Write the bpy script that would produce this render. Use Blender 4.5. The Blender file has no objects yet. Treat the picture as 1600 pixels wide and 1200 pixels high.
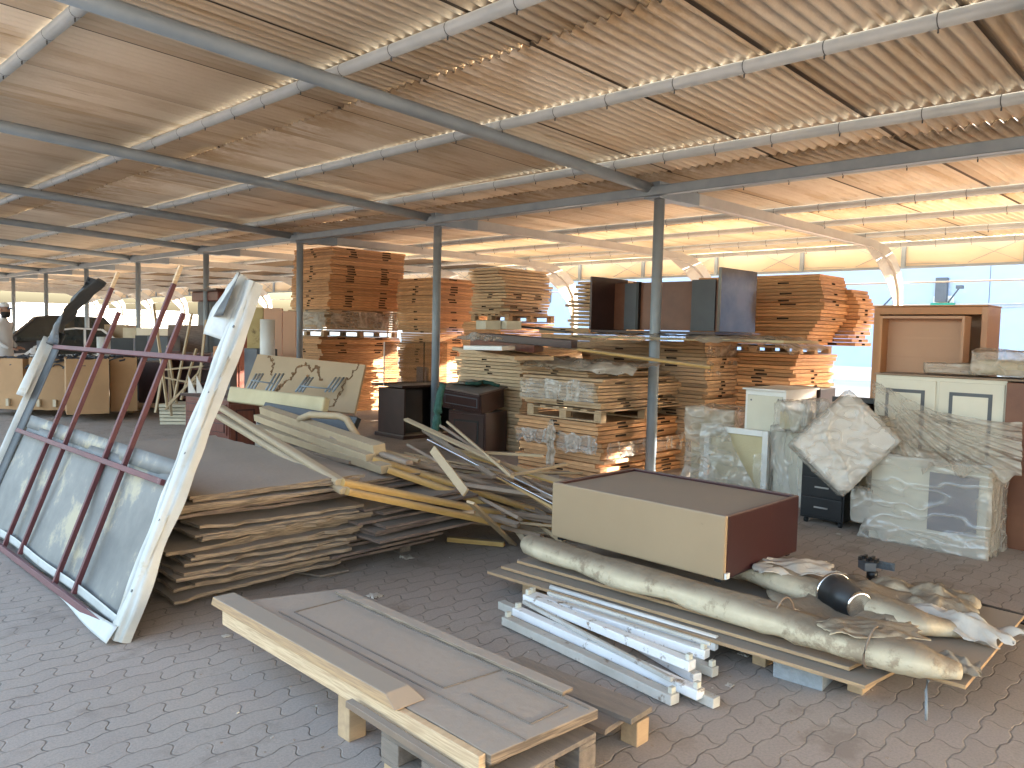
import bpy, bmesh, math, random
from mathutils import Vector, Matrix, noise, Euler
V = Vector
R = math.radians
random.seed(7)
S = bpy.context.scene
COL = S.collection

# ------------------------------------------------------------------ camera
FPX, YAW, PIT, ROL, EYE = 1237.19, .7794, .0646, .0229, 1.6
_f = V((math.cos(YAW)*math.cos(PIT), math.sin(YAW)*math.cos(PIT), -math.sin(PIT)))
_r = V((math.sin(YAW), -math.cos(YAW), 0)); _u = _r.cross(_f)
_c, _s = math.cos(ROL), math.sin(ROL)
_r, _u = _c*_r+_s*_u, -_s*_r+_c*_u
cd = bpy.data.cameras.new("camera"); cam = bpy.data.objects.new("camera", cd); COL.objects.link(cam)
cd.sensor_width = 36; cd.lens = 36*FPX/1600; cd.clip_end = 2000; cd.clip_start = .05
cam.matrix_world = Matrix(((_r.x, _u.x, -_f.x, 0), (_r.y, _u.y, -_f.y, 0), (_r.z, _u.z, -_f.z, EYE), (0, 0, 0, 1)))
S.camera = cam

# ------------------------------------------------------------------ light
SUN_EL, SUN_AZ = R(15), R(-32)      # azimuth measured from +X towards +Y
W = bpy.data.worlds.new("World"); S.world = W; W.use_nodes = True
nt = W.node_tree; bg = nt.nodes['Background']
sky = nt.nodes.new('ShaderNodeTexSky'); sky.sky_type = 'NISHITA'; sky.sun_disc = False
sky.sun_elevation = SUN_EL; sky.sun_rotation = R(90)-SUN_AZ
sky.air_density = 1.0; sky.dust_density = 5.0; sky.ozone_density = .4
nt.links.new(sky.outputs[0], bg.inputs[0]); bg.inputs[1].default_value = .15
sl = bpy.data.lights.new("sun", 'SUN'); so = bpy.data.objects.new("sun", sl); COL.objects.link(so)
sl.energy = 4.2; sl.angle = R(.6); sl.color = (1, .93, .82)
so.rotation_euler = V((math.cos(SUN_AZ)*math.cos(SUN_EL), math.sin(SUN_AZ)*math.cos(SUN_EL), math.sin(SUN_EL))).to_track_quat('Z', 'Y').to_euler()
S.view_settings.view_transform = 'Standard'; S.view_settings.look = 'None'
S.view_settings.exposure = 3.65; S.view_settings.gamma = 1
S.render.engine = 'CYCLES'
S.cycles.max_bounces = 10; S.cycles.diffuse_bounces = 6; S.cycles.transparent_max_bounces = 16

# ------------------------------------------------------------------ helpers
def ray(px, py): return _f + _r*((px-800)/FPX) - _u*((py-600)/FPX)
def at(px, py, z=0):
    d = ray(px, py); t = (z-EYE)/d.z; return V((d.x*t, d.y*t, z))
def aX(px, py, X):
    d = ray(px, py); t = X/d.x; return V((X, d.y*t, EYE+d.z*t))
def aY(px, py, Y):
    d = ray(px, py); t = Y/d.y; return V((d.x*t, Y, EYE+d.z*t))
def aD(px, py, D):
    d = ray(px, py); return V((0, 0, EYE))+d*D

class MB:
    def __init__(s): s.v = []; s.f = []; s.m = []; s.sm = []
    def add(s, vs, fs, m=0, smooth=False):
        b = len(s.v); s.v += [V(p) for p in vs]
        for f in fs: s.f.append([b+i for i in f]); s.m.append(m); s.sm.append(smooth)
        return s
    def box(s, c, d, rot=(0, 0, 0), m=0):
        E = Euler(rot).to_matrix(); c = V(c); d = V(d)/2
        vs = [c+E@V((x*d.x, y*d.y, z*d.z)) for x in (-1, 1) for y in (-1, 1) for z in (-1, 1)]
        return s.add(vs, [(0, 1, 3, 2), (4, 6, 7, 5), (0, 4, 5, 1), (2, 3, 7, 6), (0, 2, 6, 4), (1, 5, 7, 3)], m)
    def bx(s, a, b, m=0):
        a = V(a); b = V(b); return s.box((a+b)/2, (abs(b.x-a.x), abs(b.y-a.y), abs(b.z-a.z)), m=m)
    def hexa(s, p, m=0):   # p: 4 bottom ccw, 4 top
        return s.add(p, [(3, 2, 1, 0), (4, 5, 6, 7), (0, 1, 5, 4), (1, 2, 6, 5), (2, 3, 7, 6), (3, 0, 4, 7)], m)
    def slab(s, a, b, c, d, th, m=0):   # quad with thickness along its normal
        a, b, c, d = map(V, (a, b, c, d)); n = (b-a).cross(d-a).normalized()*th
        return s.hexa([a, b, c, d, a+n, b+n, c+n, d+n], m)
    def beam(s, p, q, w, h, up=(0, 0, 1), m=0, roll=0):
        p = V(p); q = V(q); t = (q-p).normalized(); up = V(up)
        x = t.cross(up); x = x.normalized() if x.length > 1e-4 else V((1, 0, 0)); y = x.cross(t)
        if roll: M = Matrix.Rotation(roll, 3, t); x = M@x; y = M@y
        o = [(-w/2, -h/2), (w/2, -h/2), (w/2, h/2), (-w/2, h/2)]
        vs = [e+x*i+y*j for e in (p, q) for i, j in o]
        return s.add(vs, [(3, 2, 1, 0), (4, 5, 6, 7), (0, 1, 5, 4), (1, 2, 6, 5), (2, 3, 7, 6), (3, 0, 4, 7)], m)
    def prof(s, p, q, pts, up=(0, 0, 1), m=0, roll=0, smooth=False):
        p = V(p); q = V(q); t = (q-p).normalized(); x = t.cross(V(up)).normalized(); y = x.cross(t)
        if roll: M = Matrix.Rotation(roll, 3, t); x = M@x; y = M@y
        n = len(pts); vs = [e+x*i+y*j for e in (p, q) for i, j in pts]
        return s.add(vs, [tuple(range(n))[::-1], tuple(range(n, 2*n))]+[(i, (i+1) % n, n+(i+1) % n, n+i) for i in range(n)], m, smooth)
    def tube(s, p, q, r, r2=None, n=12, m=0, cap=True):
        return s.path([p, q], [r, r if r2 is None else r2], n, m, cap)
    def path(s, P, rr, n=10, m=0, cap=True, fl=1.0, nz=0, nsc=3):
        P = [V(p) for p in P]
        if not isinstance(rr, (list, tuple)): rr = [rr]*len(P)
        b = len(s.v); k = len(P)
        for i, p in enumerate(P):
            t = (P[min(i+1, k-1)]-P[max(i-1, 0)]).normalized()
            u = V((0, 0, 1)) if abs(t.z) < .95 else V((1, 0, 0))
            x = t.cross(u).normalized(); y = x.cross(t)
            for j in range(n):
                a = 2*math.pi*j/n; o = (x*math.cos(a)+y*math.sin(a)*fl)*rr[i]
                if nz: o *= 1+nz*noise.noise((p+o)*nsc)+nz*.5*noise.noise((p+o)*nsc*4)
                s.v.append(p+o)
        for i in range(k-1):
            for j in range(n):
                s.f.append([b+i*n+j, b+i*n+(j+1) % n, b+(i+1)*n+(j+1) % n, b+(i+1)*n+j]); s.m.append(m); s.sm.append(True)
        if cap:
            s.f.append([b+j for j in range(n)][::-1]); s.m.append(m); s.sm.append(False)
            s.f.append([b+(k-1)*n+j for j in range(n)]); s.m.append(m); s.sm.append(False)
        return s
    def lathe(s, c, pr, n=24, m=0, ax=(0, 0, 1)):
        q = V(ax).to_track_quat('Z', 'Y'); c = V(c); b = len(s.v); k = len(pr)
        for r, z in pr:
            for j in range(n):
                a = 2*math.pi*j/n; s.v.append(c+q@V((r*math.cos(a), r*math.sin(a), z)))
        for i in range(k-1):
            for j in range(n):
                s.f.append([b+i*n+j, b+i*n+(j+1) % n, b+(i+1)*n+(j+1) % n, b+(i+1)*n+j]); s.m.append(m); s.sm.append(True)
        s.f.append([b+j for j in range(n)][::-1]); s.m.append(m); s.sm.append(False)
        s.f.append([b+(k-1)*n+j for j in range(n)]); s.m.append(m); s.sm.append(False)
        return s
    def grid(s, fn, nu, nv, m=0, th=0, smooth=True):
        b = len(s.v); G = [[V(fn(i/nu, j/nv)) for j in range(nv+1)] for i in range(nu+1)]
        def lay(off, flip):
            bb = len(s.v)
            for i in range(nu+1):
                for j in range(nv+1): s.v.append(G[i][j]+off)
            for i in range(nu):
                for j in range(nv):
                    f = [bb+i*(nv+1)+j, bb+(i+1)*(nv+1)+j, bb+(i+1)*(nv+1)+j+1, bb+i*(nv+1)+j+1]
                    s.f.append(f[::-1] if flip else f); s.m.append(m); s.sm.append(smooth)
            return bb
        b1 = lay(V((0, 0, 0)), False)
        if th:
            n = (G[nu][0]-G[0][0]).cross(G[0][nv]-G[0][0]).normalized()*(-th)
            b2 = lay(n, True)
            per = [i*(nv+1) for i in range(nu+1)]+[nu*(nv+1)+j for j in range(1, nv+1)]+[i*(nv+1)+nv for i in range(nu-1, -1, -1)]+[j for j in range(nv-1, 0, -1)]
            for a, c in zip(per, per[1:]+per[:1]):
                s.f.append([b1+a, b2+a, b2+c, b1+c]); s.m.append(m); s.sm.append(False)
        return s
    def build(s, name, mats, parent=None, bevel=0, origin=None, smooth_angle=None):
        if not isinstance(mats, (list, tuple)): mats = [mats]
        if parent is not None:
            o = V((0, 0, 0)); q = parent
            while q: o += q.location; q = q.parent
        elif origin is not None: o = V(origin)
        else:
            xs = [v.x for v in s.v]; ys = [v.y for v in s.v]; zs = [v.z for v in s.v]
            o = V(((min(xs)+max(xs))/2, (min(ys)+max(ys))/2, min(zs)))
        me = bpy.data.meshes.new(name)
        me.from_pydata([tuple(v-o) for v in s.v], [], s.f)
        for m in mats: me.materials.append(m)
        me.polygons.foreach_set('material_index', s.m); me.polygons.foreach_set('use_smooth', s.sm)
        me.validate(); me.update()
        bm = bmesh.new(); bm.from_mesh(me); bmesh.ops.recalc_face_normals(bm, faces=bm.faces); bm.to_mesh(me); bm.free()
        ob = bpy.data.objects.new(name, me); COL.objects.link(ob)
        if parent is not None: ob.parent = parent
        else: ob.location = o
        if bevel:
            b = ob.modifiers.new('bevel', 'BEVEL'); b.width = bevel; b.segments = 2; b.limit_method = 'ANGLE'
        return ob

def tag(o, label=None, cat=None, group=None, kind=None):
    if label: o['label'] = label
    if cat: o['category'] = cat
    if group: o['group'] = group
    if kind: o['kind'] = kind
    return o
def thing(name, label, cat, loc, group=None):
    o = bpy.data.objects.new(name, None); COL.objects.link(o); o.location = V(loc); o.empty_display_size = .2
    return tag(o, label, cat, group)
def copy_tree(o, loc, rz=0, label=None, parent=None):
    c = o.copy(); COL.objects.link(c)
    if parent is not None: c.parent = parent
    else: c.location = V(loc); c.rotation_euler = (0, 0, rz)
    if label: c['label'] = label
    for ch in list(o.children): copy_tree(ch, None, 0, None, c)
    return c

# ------------------------------------------------------------------ materials
def mat(name, c1, c2=None, scale=4, rough=.6, bump=.15, bscale=60, dust=0., dcol=(.30, .245, .19), metal=0, st=(1, 1, 1), vary=0., detail=5, spots=None, spec=.4, contrast=(.35, .65), world=False, side=None):
    m = bpy.data.materials.new(name); m.use_nodes = True; t = m.node_tree; N = t.nodes; L = t.links
    p = N['Principled BSDF']; p.inputs['Roughness'].default_value = rough; p.inputs['Metallic'].default_value = metal
    p.inputs['Specular IOR Level'].default_value = spec
    tc = N.new('ShaderNodeTexCoord'); mp = N.new('ShaderNodeMapping'); mp.inputs['Scale'].default_value = st
    oi = N.new('ShaderNodeObjectInfo')
    if world:
        g = N.new('ShaderNodeNewGeometry'); L.new(g.outputs['Position'], mp.inputs[0])
    else:
        L.new(tc.outputs['Object'], mp.inputs[0])
        mu = N.new('ShaderNodeVectorMath'); mu.operation = 'SCALE'; mu.inputs[0].default_value = (37, 61, 23); L.new(oi.outputs['Random'], mu.inputs['Scale'])
        L.new(mu.outputs[0], mp.inputs['Location'])
    n1 = N.new('ShaderNodeTexNoise'); n1.inputs['Scale'].default_value = scale; n1.inputs['Detail'].default_value = detail; n1.inputs['Roughness'].default_value = .6
    L.new(mp.outputs[0], n1.inputs['Vector'])
    mr = N.new('ShaderNodeMapRange'); mr.inputs[1].default_value = contrast[0]; mr.inputs[2].default_value = contrast[1]; L.new(n1.outputs[0], mr.inputs[0])
    def mix(fac, a, b):
        x = N.new('ShaderNodeMix'); x.data_type = 'RGBA'
        if hasattr(fac, 'links'): L.new(fac, x.inputs[0])
        else: x.inputs[0].default_value = fac
        for v, i in ((a, 6), (b, 7)):
            if hasattr(v, 'links'): L.new(v, x.inputs[i])
            else: x.inputs[i].default_value = (*v[:3], 1)
        return x.outputs[2]
    col = mix(mr.outputs[0], c1, c2 or tuple(v*.75 for v in c1))
    if side:    # colour of cut edges (normals that are not up)
        g2 = N.new('ShaderNodeNewGeometry'); sx = N.new('ShaderNodeSeparateXYZ'); L.new(g2.outputs['True Normal'], sx.inputs[0])
        ab = N.new('ShaderNodeMath'); ab.operation = 'ABSOLUTE'; L.new(sx.outputs[2], ab.inputs[0])
        lt = N.new('ShaderNodeMath'); lt.operation = 'LESS_THAN'; lt.inputs[1].default_value = .6; L.new(ab.outputs[0], lt.inputs[0])
        n5 = N.new('ShaderNodeTexNoise'); n5.inputs['Scale'].default_value = 9; m5 = N.new('ShaderNodeMapping'); m5.inputs['Scale'].default_value = (1, 1, 22)
        L.new(tc.outputs['Object'], m5.inputs[0]); L.new(m5.outputs[0], n5.inputs[0])
        r5 = N.new('ShaderNodeMapRange'); r5.inputs[1].default_value = .38; r5.inputs[2].default_value = .62; L.new(n5.outputs[0], r5.inputs[0])
        sc = mix(r5.outputs[0], side[0], side[1]); col = mix(lt.outputs[0], col, sc)
    if spots:
        n3 = N.new('ShaderNodeTexNoise'); n3.inputs['Scale'].default_value = spots[1]; n3.inputs['Detail'].default_value = 8; n3.inputs['Roughness'].default_value = .7; L.new(mp.outputs[0], n3.inputs['Vector'])
        m3 = N.new('ShaderNodeMapRange'); m3.inputs[1].default_value = spots[2]; m3.inputs[2].default_value = spots[2]+.08; L.new(n3.outputs[0], m3.inputs[0])
        col = mix(m3.outputs[0], col, spots[0])
    if vary:
        hs = N.new('ShaderNodeHueSaturation'); ma = N.new('ShaderNodeMapRange'); ma.inputs[3].default_value = 1-vary; ma.inputs[4].default_value = 1+vary
        L.new(oi.outputs['Random'], ma.inputs[0]); L.new(ma.outputs[0], hs.inputs['Value']); L.new(col, hs.inputs['Color']); col = hs.outputs[0]
    if dust:
        g = N.new('ShaderNodeNewGeometry'); sp = N.new('ShaderNodeSeparateXYZ'); L.new(g.outputs['Normal'], sp.inputs[0])
        m2 = N.new('ShaderNodeMapRange'); m2.inputs[1].default_value = .25; m2.inputs[2].default_value = .9; m2.inputs[4].default_value = dust; L.new(sp.outputs[2], m2.inputs[0])
        n4 = N.new('ShaderNodeTexNoise'); n4.inputs['Scale'].default_value = 3; n4.inputs['Detail'].default_value = 6; L.new(mp.outputs[0], n4.inputs['Vector'])
        m4 = N.new('ShaderNodeMapRange'); m4.inputs[1].default_value = .3; m4.inputs[2].default_value = .6; m4.inputs[3].default_value = .75; L.new(n4.outputs[0], m4.inputs[0])
        mm = N.new('ShaderNodeMath'); mm.operation = 'MULTIPLY'; L.new(m2.outputs[0], mm.inputs[0]); L.new(m4.outputs[0], mm.inputs[1])
        col = mix(mm.outputs[0], col, dcol)
        rr = N.new('ShaderNodeMapRange'); rr.inputs[3].default_value = rough; rr.inputs[4].default_value = .9; L.new(mm.outputs[0], rr.inputs[0]); L.new(rr.outputs[0], p.inputs['Roughness'])
    L.new(col, p.inputs['Base Color'])
    if bump:
        n2 = N.new('ShaderNodeTexNoise'); n2.inputs['Scale'].default_value = bscale; n2.inputs['Detail'].default_value = 4; L.new(mp.outputs[0], n2.inputs['Vector'])
        b = N.new('ShaderNodeBump'); b.inputs['Strength'].default_value = bump; b.inputs['Distance'].default_value = .01; L.new(n2.outputs[0], b.inputs['Height']); L.new(b.outputs[0], p.inputs['Normal'])
    return m

def m_plastic(name, col=(.82, .80, .76), opac=(.25, .8), st=(1, 1, 1), scale=5, dust=.5):
    m = bpy.data.materials.new(name); m.use_nodes = True; t = m.node_tree; N = t.nodes; L = t.links
    p = N['Principled BSDF']; out = N['Material Output']
    p.inputs['Roughness'].default_value = .14; p.inputs['Base Color'].default_value = (*col, 1); p.inputs['Specular IOR Level'].default_value = .8
    tc = N.new('ShaderNodeTexCoord'); mp = N.new('ShaderNodeMapping'); mp.inputs['Scale'].default_value = st; mp.inputs['Rotation'].default_value = (.5, .3, .4); mp.vector_type = 'TEXTURE' if False else 'POINT'; L.new(tc.outputs['Object'], mp.inputs[0])
    nd = N.new('ShaderNodeTexNoise'); nd.inputs['Scale'].default_value = 2; L.new(mp.outputs[0], nd.inputs[0])
    ad = N.new('ShaderNodeMix'); ad.data_type = 'VECTOR'; ad.inputs[0].default_value = .12; L.new(mp.outputs[0], ad.inputs[4]); L.new(nd.outputs[1], ad.inputs[5])
    def ridge(sc, det, pw, dist=0):
        r = N.new('ShaderNodeTexNoise'); r.inputs['Scale'].default_value = sc; r.inputs['Detail'].default_value = det; r.inputs['Distortion'].default_value = dist
        L.new(ad.outputs[1], r.inputs['Vector'])
        a = N.new('ShaderNodeMath'); a.operation = 'SUBTRACT'; L.new(r.outputs[0], a.inputs[0]); a.inputs[1].default_value = .5
        b_ = N.new('ShaderNodeMath'); b_.operation = 'ABSOLUTE'; L.new(a.outputs[0], b_.inputs[0])
        c_ = N.new('ShaderNodeMath'); c_.operation = 'MULTIPLY_ADD'; c_.use_clamp = True; L.new(b_.outputs[0], c_.inputs[0]); c_.inputs[1].default_value = -7; c_.inputs[2].default_value = 1
        d_ = N.new('ShaderNodeMath'); d_.operation = 'POWER'; L.new(c_.outputs[0], d_.inputs[0]); d_.inputs[1].default_value = pw
        return d_.outputs[0]
    r1, r2 = ridge(scale, 1, 3.0, .3), ridge(scale*3.2, 1, 2.4, .3)
    sm = N.new('ShaderNodeMath'); sm.operation = 'MULTIPLY_ADD'; L.new(r2, sm.inputs[0]); sm.inputs[1].default_value = .6; L.new(r1, sm.inputs[2])
    lf_ = N.new('ShaderNodeTexNoise'); lf_.inputs['Scale'].default_value = 2.2; L.new(mp.outputs[0], lf_.inputs[0])
    s2 = N.new('ShaderNodeMath'); s2.operation = 'MULTIPLY_ADD'; L.new(lf_.outputs[0], s2.inputs[0]); s2.inputs[1].default_value = 1.0; L.new(sm.outputs[0], s2.inputs[2])
    mr = N.new('ShaderNodeMapRange'); mr.inputs[1].default_value = .35; mr.inputs[2].default_value = 1.6; mr.inputs[3].default_value = opac[0]; mr.inputs[4].default_value = opac[1]
    L.new(s2.outputs[0], mr.inputs[0]); r = sm
    g = N.new('ShaderNodeNewGeometry'); sp = N.new('ShaderNodeSeparateXYZ'); L.new(g.outputs['Normal'], sp.inputs[0])
    m2 = N.new('ShaderNodeMapRange'); m2.inputs[1].default_value = .3; m2.inputs[2].default_value = .95; m2.inputs[4].default_value = dust; L.new(sp.outputs[2], m2.inputs[0])
    x = N.new('ShaderNodeMix'); x.data_type = 'RGBA'; L.new(m2.outputs[0], x.inputs[0]); x.inputs[6].default_value = (*col, 1); x.inputs[7].default_value = (.36, .30, .24, 1); L.new(x.outputs[2], p.inputs['Base Color'])
    b = N.new('ShaderNodeBump'); b.inputs['Strength'].default_value = .6; b.inputs['Distance'].default_value = .02; L.new(r.outputs[0], b.inputs['Height']); L.new(b.outputs[0], p.inputs['Normal'])
    ts = N.new('ShaderNodeBsdfTransparent'); mx = N.new('ShaderNodeMixShader')
    L.new(mr.outputs[0], mx.inputs[0]); L.new(ts.outputs[0], mx.inputs[1]); L.new(p.outputs[0], mx.inputs[2]); L.new(mx.outputs[0], out.inputs[0])
    return m

DUST = (.27, .225, .18)
M = {}
M['steel'] = mat('grey_paint', (.26, .305, .34), (.21, .25, .285), rough=.42, bump=.05, scale=3, spots=((.16, .13, .11), 9, .68), dust=.35)
M['steel_p'] = mat('light_grey_paint', (.46, .50, .52), (.39, .43, .45), rough=.38, bump=.04, scale=3, spots=((.22, .17, .13), 9, .68))
M['steel_l'] = mat('pale_paint', (.50, .48, .44), (.42, .40, .37), rough=.5, bump=.05, scale=3, spots=((.3, .22, .15), 8, .66))
M['bolt'] = mat('dark_bolt', (.12, .125, .13), rough=.5, metal=.5)
DOORSIDE = ((.60, .33, .155), (.43, .215, .09))
M['door'] = mat('door_wood', (.50, .28, .13), (.42, .22, .10), rough=.65, st=(1, 8, 8), scale=3, vary=.24, side=DOORSIDE, bump=.1)
M['door_pale'] = mat('pale_door_wood', (.56, .40, .24), (.46, .31, .18), rough=.65, st=(1, 8, 8), scale=3, vary=.16, side=((.62, .45, .27), (.46, .31, .18)), bump=.1)
M['door_dusty'] = mat('dusty_door_wood', (.42, .30, .19), (.33, .23, .15), rough=.8, st=(1, 8, 8), scale=3, vary=.18, side=((.50, .34, .20), (.32, .215, .13)), bump=.1)
M['slot'] = mat('slot_dark', (.045, .025, .015), rough=.9)
M['pallet'] = mat('pallet_wood', (.47, .32, .18), (.36, .24, .14), st=(1, 6, 6), scale=4, rough=.8, dust=.5, dcol=DUST)
M['oldwood'] = mat('weathered_wood', (.22, .175, .135), (.15, .12, .095), st=(8, 1, 8), scale=4, rough=.85, bump=.5, bscale=30, dust=.4, dcol=DUST)
M['ply'] = mat('grey_ply', (.285, .245, .205), (.22, .19, .16), scale=2.5, rough=.85, dust=.85, dcol=(.325, .262, .205), vary=.1, side=((.29, .215, .145), (.12, .09, .065)), bump=.4, bscale=25)
M['lam'] = mat('brown_laminate', (.15, .115, .10), (.11, .085, .075), scale=3, rough=.6, dust=.85, dcol=(.235, .20, .165), vary=.12, side=((.21, .15, .115), (.105, .075, .065)), bump=.15)
M['yel'] = mat('yellow_moulding', (.50, .31, .10), (.42, .25, .08), st=(1, 1, 1), scale=3, rough=.5, dust=.75, dcol=(.36, .29, .20), vary=.06)
M['beige'] = mat('beige_moulding', (.43, .32, .19), (.37, .27, .16), scale=3, rough=.6, dust=.45, dcol=(.40, .33, .25), vary=.08)
M['brown'] = mat('dusty_brown_strip', (.26, .185, .125), (.20, .14, .10), scale=4, rough=.75, dust=.7, dcol=(.28, .235, .19), vary=.25)
M['chrome'] = mat('bright_metal', (.8, .8, .8), rough=.2, metal=1, bump=0)
M['alu'] = mat('dull_aluminium', (.6, .6, .58), rough=.35, metal=.9, bump=.03)
M['maroon'] = mat('maroon_laminate', (.040, .009, .010), (.033, .008, .009), scale=2, rough=.32, bump=.02, dust=.75, dcol=(.24, .18, .155), spots=((.13, .065, .06), 14, .66))
M['tan'] = mat('tan_laminate', (.335, .238, .14), (.305, .215, .125), scale=1.5, rough=.55, bump=.03, dust=.9, dcol=(.235, .19, .155), spots=((.2, .14, .09), 5, .68))
M['cream'] = mat('cream_paint', (.66, .62, .50), (.60, .56, .45), scale=2, rough=.45, bump=.03, dust=.5, dcol=DUST)
M['white'] = mat('white_paint', (.74, .73, .70), (.66, .64, .60), scale=3, rough=.45, bump=.05, dust=.35, dcol=DUST)
M['batten'] = mat('chipped_white_enamel', (.82, .81, .79), (.74, .72, .69), scale=4, rough=.5, bump=.12, dust=.25, dcol=(.45, .40, .33), spots=((.24, .17, .11), 12, .575), vary=.1)
M['batten_d'] = mat('dirty_white_enamel', (.56, .53, .47), (.45, .42, .36), scale=6, rough=.6, bump=.2, dust=.3, spots=((.18, .12, .08), 9, .58))
M['black'] = mat('black_paint', (.012, .012, .013), (.02, .02, .02), rough=.4, bump=.02, dust=.3, dcol=(.12, .10, .09))
M['darkbrown'] = mat('dark_cherry', (.035, .016, .013), (.05, .022, .018), rough=.35, bump=.02, dust=.85, dcol=(.22, .18, .145))
M['cherry'] = mat('cherry_wood', (.14, .04, .025), (.10, .028, .018), st=(6, 6, 1), rough=.4, bump=.03, dust=.8, dcol=(.25, .20, .16))
M['burl'] = mat('walnut_panel', (.20, .085, .045), (.14, .055, .03), scale=3, detail=8, rough=.4, bump=.03)
M['greyp'] = mat('grey_panel', (.10, .11, .12), (.085, .09, .10), rough=.5, bump=.02)
M['gloss'] = mat('glossy_black_panel', (.05, .04, .038), (.12, .10, .09), scale=2, rough=.12, bump=.02)
M['peach'] = mat('peach_laminate', (.52, .30, .18), (.48, .27, .16), scale=1.5, rough=.5, bump=.02, dust=.3)
M['orange'] = mat('orange_laminate', (.50, .25, .11), (.46, .22, .10), scale=1.5, rough=.5, bump=.02, dust=.3)
M['card'] = mat('cardboard', (.40, .24, .12), (.34, .20, .10), scale=2, rough=.85, bump=.05, vary=.12)
M['tape'] = mat('parcel_tape', (.52, .43, .30), rough=.4)
M['foam'] = mat('cream_foam', (.54, .46, .28), (.48, .40, .24), scale=4, rough=.85, bump=.2, dust=.45, dcol=(.33, .28, .21))
M['carpet'] = mat('cream_carpet_backing', (.60, .51, .36), (.50, .42, .29), scale=7, rough=.95, bump=.9, bscale=28, dust=1.0, dcol=(.20, .155, .11), spots=((.32, .25, .17), 7, .54), spec=.1)
M['paper'] = mat('dusty_paper', (.55, .50, .43), (.42, .37, .31), scale=6, rough=.85, bump=.6, bscale=14, dust=.3, dcol=(.33, .28, .22))
M['redpaint'] = mat('red_oxide_tube', (.115, .030, .033), (.085, .024, .026), scale=6, rough=.6, bump=.1, dust=.5, dcol=(.30, .19, .19), spots=((.3, .2, .18), 20, .66))
M['frame'] = mat('white_peeling_frame', (.50, .505, .48), (.41, .41, .375), scale=4, rough=.4, bump=.12, spots=((.42, .38, .29), 6, .58), dust=.2)
M['sheet'] = mat('stained_grey_sheet', (.12, .118, .11), (.22, .212, .19), scale=2.2, detail=8, rough=.6, bump=.1, bscale=8, spots=((.36, .31, .21), 2.2, .53))
M['darkfilm'] = mat('dark_sheet_metal', (.04, .043, .045), (.07, .07, .07), rough=.5, bump=.1)
M['block'] = mat('concrete_block', (.30, .31, .31), (.24, .25, .25), scale=30, rough=.9, bump=.5, bscale=120)
M['mdf'] = mat('dusty_mdf', (.31, .245, .18), (.27, .215, .16), scale=2, rough=.85, bump=.08, side=((.45, .29, .15), (.33, .21, .12)), dust=.8, dcol=(.26, .215, .17))
M['bucket'] = mat('white_plastic', (.60, .60, .57), (.55, .54, .5), rough=.4, bump=.02, dust=.5, dcol=(.42, .37, .3))
M['green'] = mat('green_webbing', (.015, .06, .045), (.03, .09, .07), scale=40, rough=.8, bump=.5)
M['cloth'] = mat('dusty_sack', (.30, .26, .20), (.22, .19, .15), scale=8, rough=.9, bump=.3)
M['robe'] = mat('white_robe', (.62, .60, .58), (.55, .54, .53), scale=3, rough=.9, bump=.1)
M['skin'] = mat('skin', (.33, .18, .12), (.30, .16, .10), rough=.55, bump=.02)
M['beard'] = mat('black_hair', (.012, .010, .009), rough=.7)
M['carw'] = mat('white_car_paint', (.66, .67, .68), rough=.2, bump=0)
M['card_'] = mat('dark_car_paint', (.03, .03, .035), rough=.15, bump=0)
M['glass'] = mat('tinted_glass', (.02, .025, .025), rough=.06, bump=0, spec=.8)
M['rubber'] = mat('rubber', (.02, .02, .02), rough=.8)
M['lamp'] = mat('lamp_lens', (.8, .8, .78), rough=.1, bump=0)
M['taillamp'] = mat('red_lens', (.4, .02, .02), rough=.2, bump=0)
M['cable'] = mat('tangled_cable', (.02, .025, .035), (.05, .05, .055), rough=.6, bump=.2)
M['wallw'] = mat('pale_plaster', (.68, .68, .67), (.63, .63, .62), scale=.3, rough=.85, bump=.05)
M['wallb'] = mat('pale_blue_cladding', (.38, .465, .60), (.35, .435, .57), scale=.2, rough=.8, bump=.02)
M['signg'] = mat('green_sign', (.03, .30, .20), rough=.5)
M['slats'] = mat('cream_slats', (.55, .50, .38), (.45, .40, .29), rough=.7, vary=.15)
M['olive'] = mat('yellow_foam_panel', (.46, .36, .16), (.38, .29, .12), scale=3, rough=.7, spots=((.2, .14, .06), 4, .62))
M['veneer'] = mat('cracked_veneer', (.40, .285, .17), (.36, .255, .15), scale=2, rough=.7, bump=.05)
M['crack'] = mat('rotten_core', (.20, .105, .045), (.14, .07, .03), rough=.9, bump=.4)
M['wrap'] = m_plastic('clear_wrap', col=(.60, .56, .50), opac=(.14, .62), scale=3.2, st=(1, 1, .3))
M['wrapd'] = m_plastic('dusty_wrap', col=(.50, .42, .33), opac=(.30, .82), scale=3, dust=.8, st=(1, .4, 1))
M['wrapd'].node_tree.nodes['Principled BSDF'].inputs['Roughness'].default_value = .36
M['wrapm'] = m_plastic('milky_wrap', col=(.50, .455, .39), opac=(.34, .70), scale=2.6, dust=.5, st=(1, .35, 1))

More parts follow.
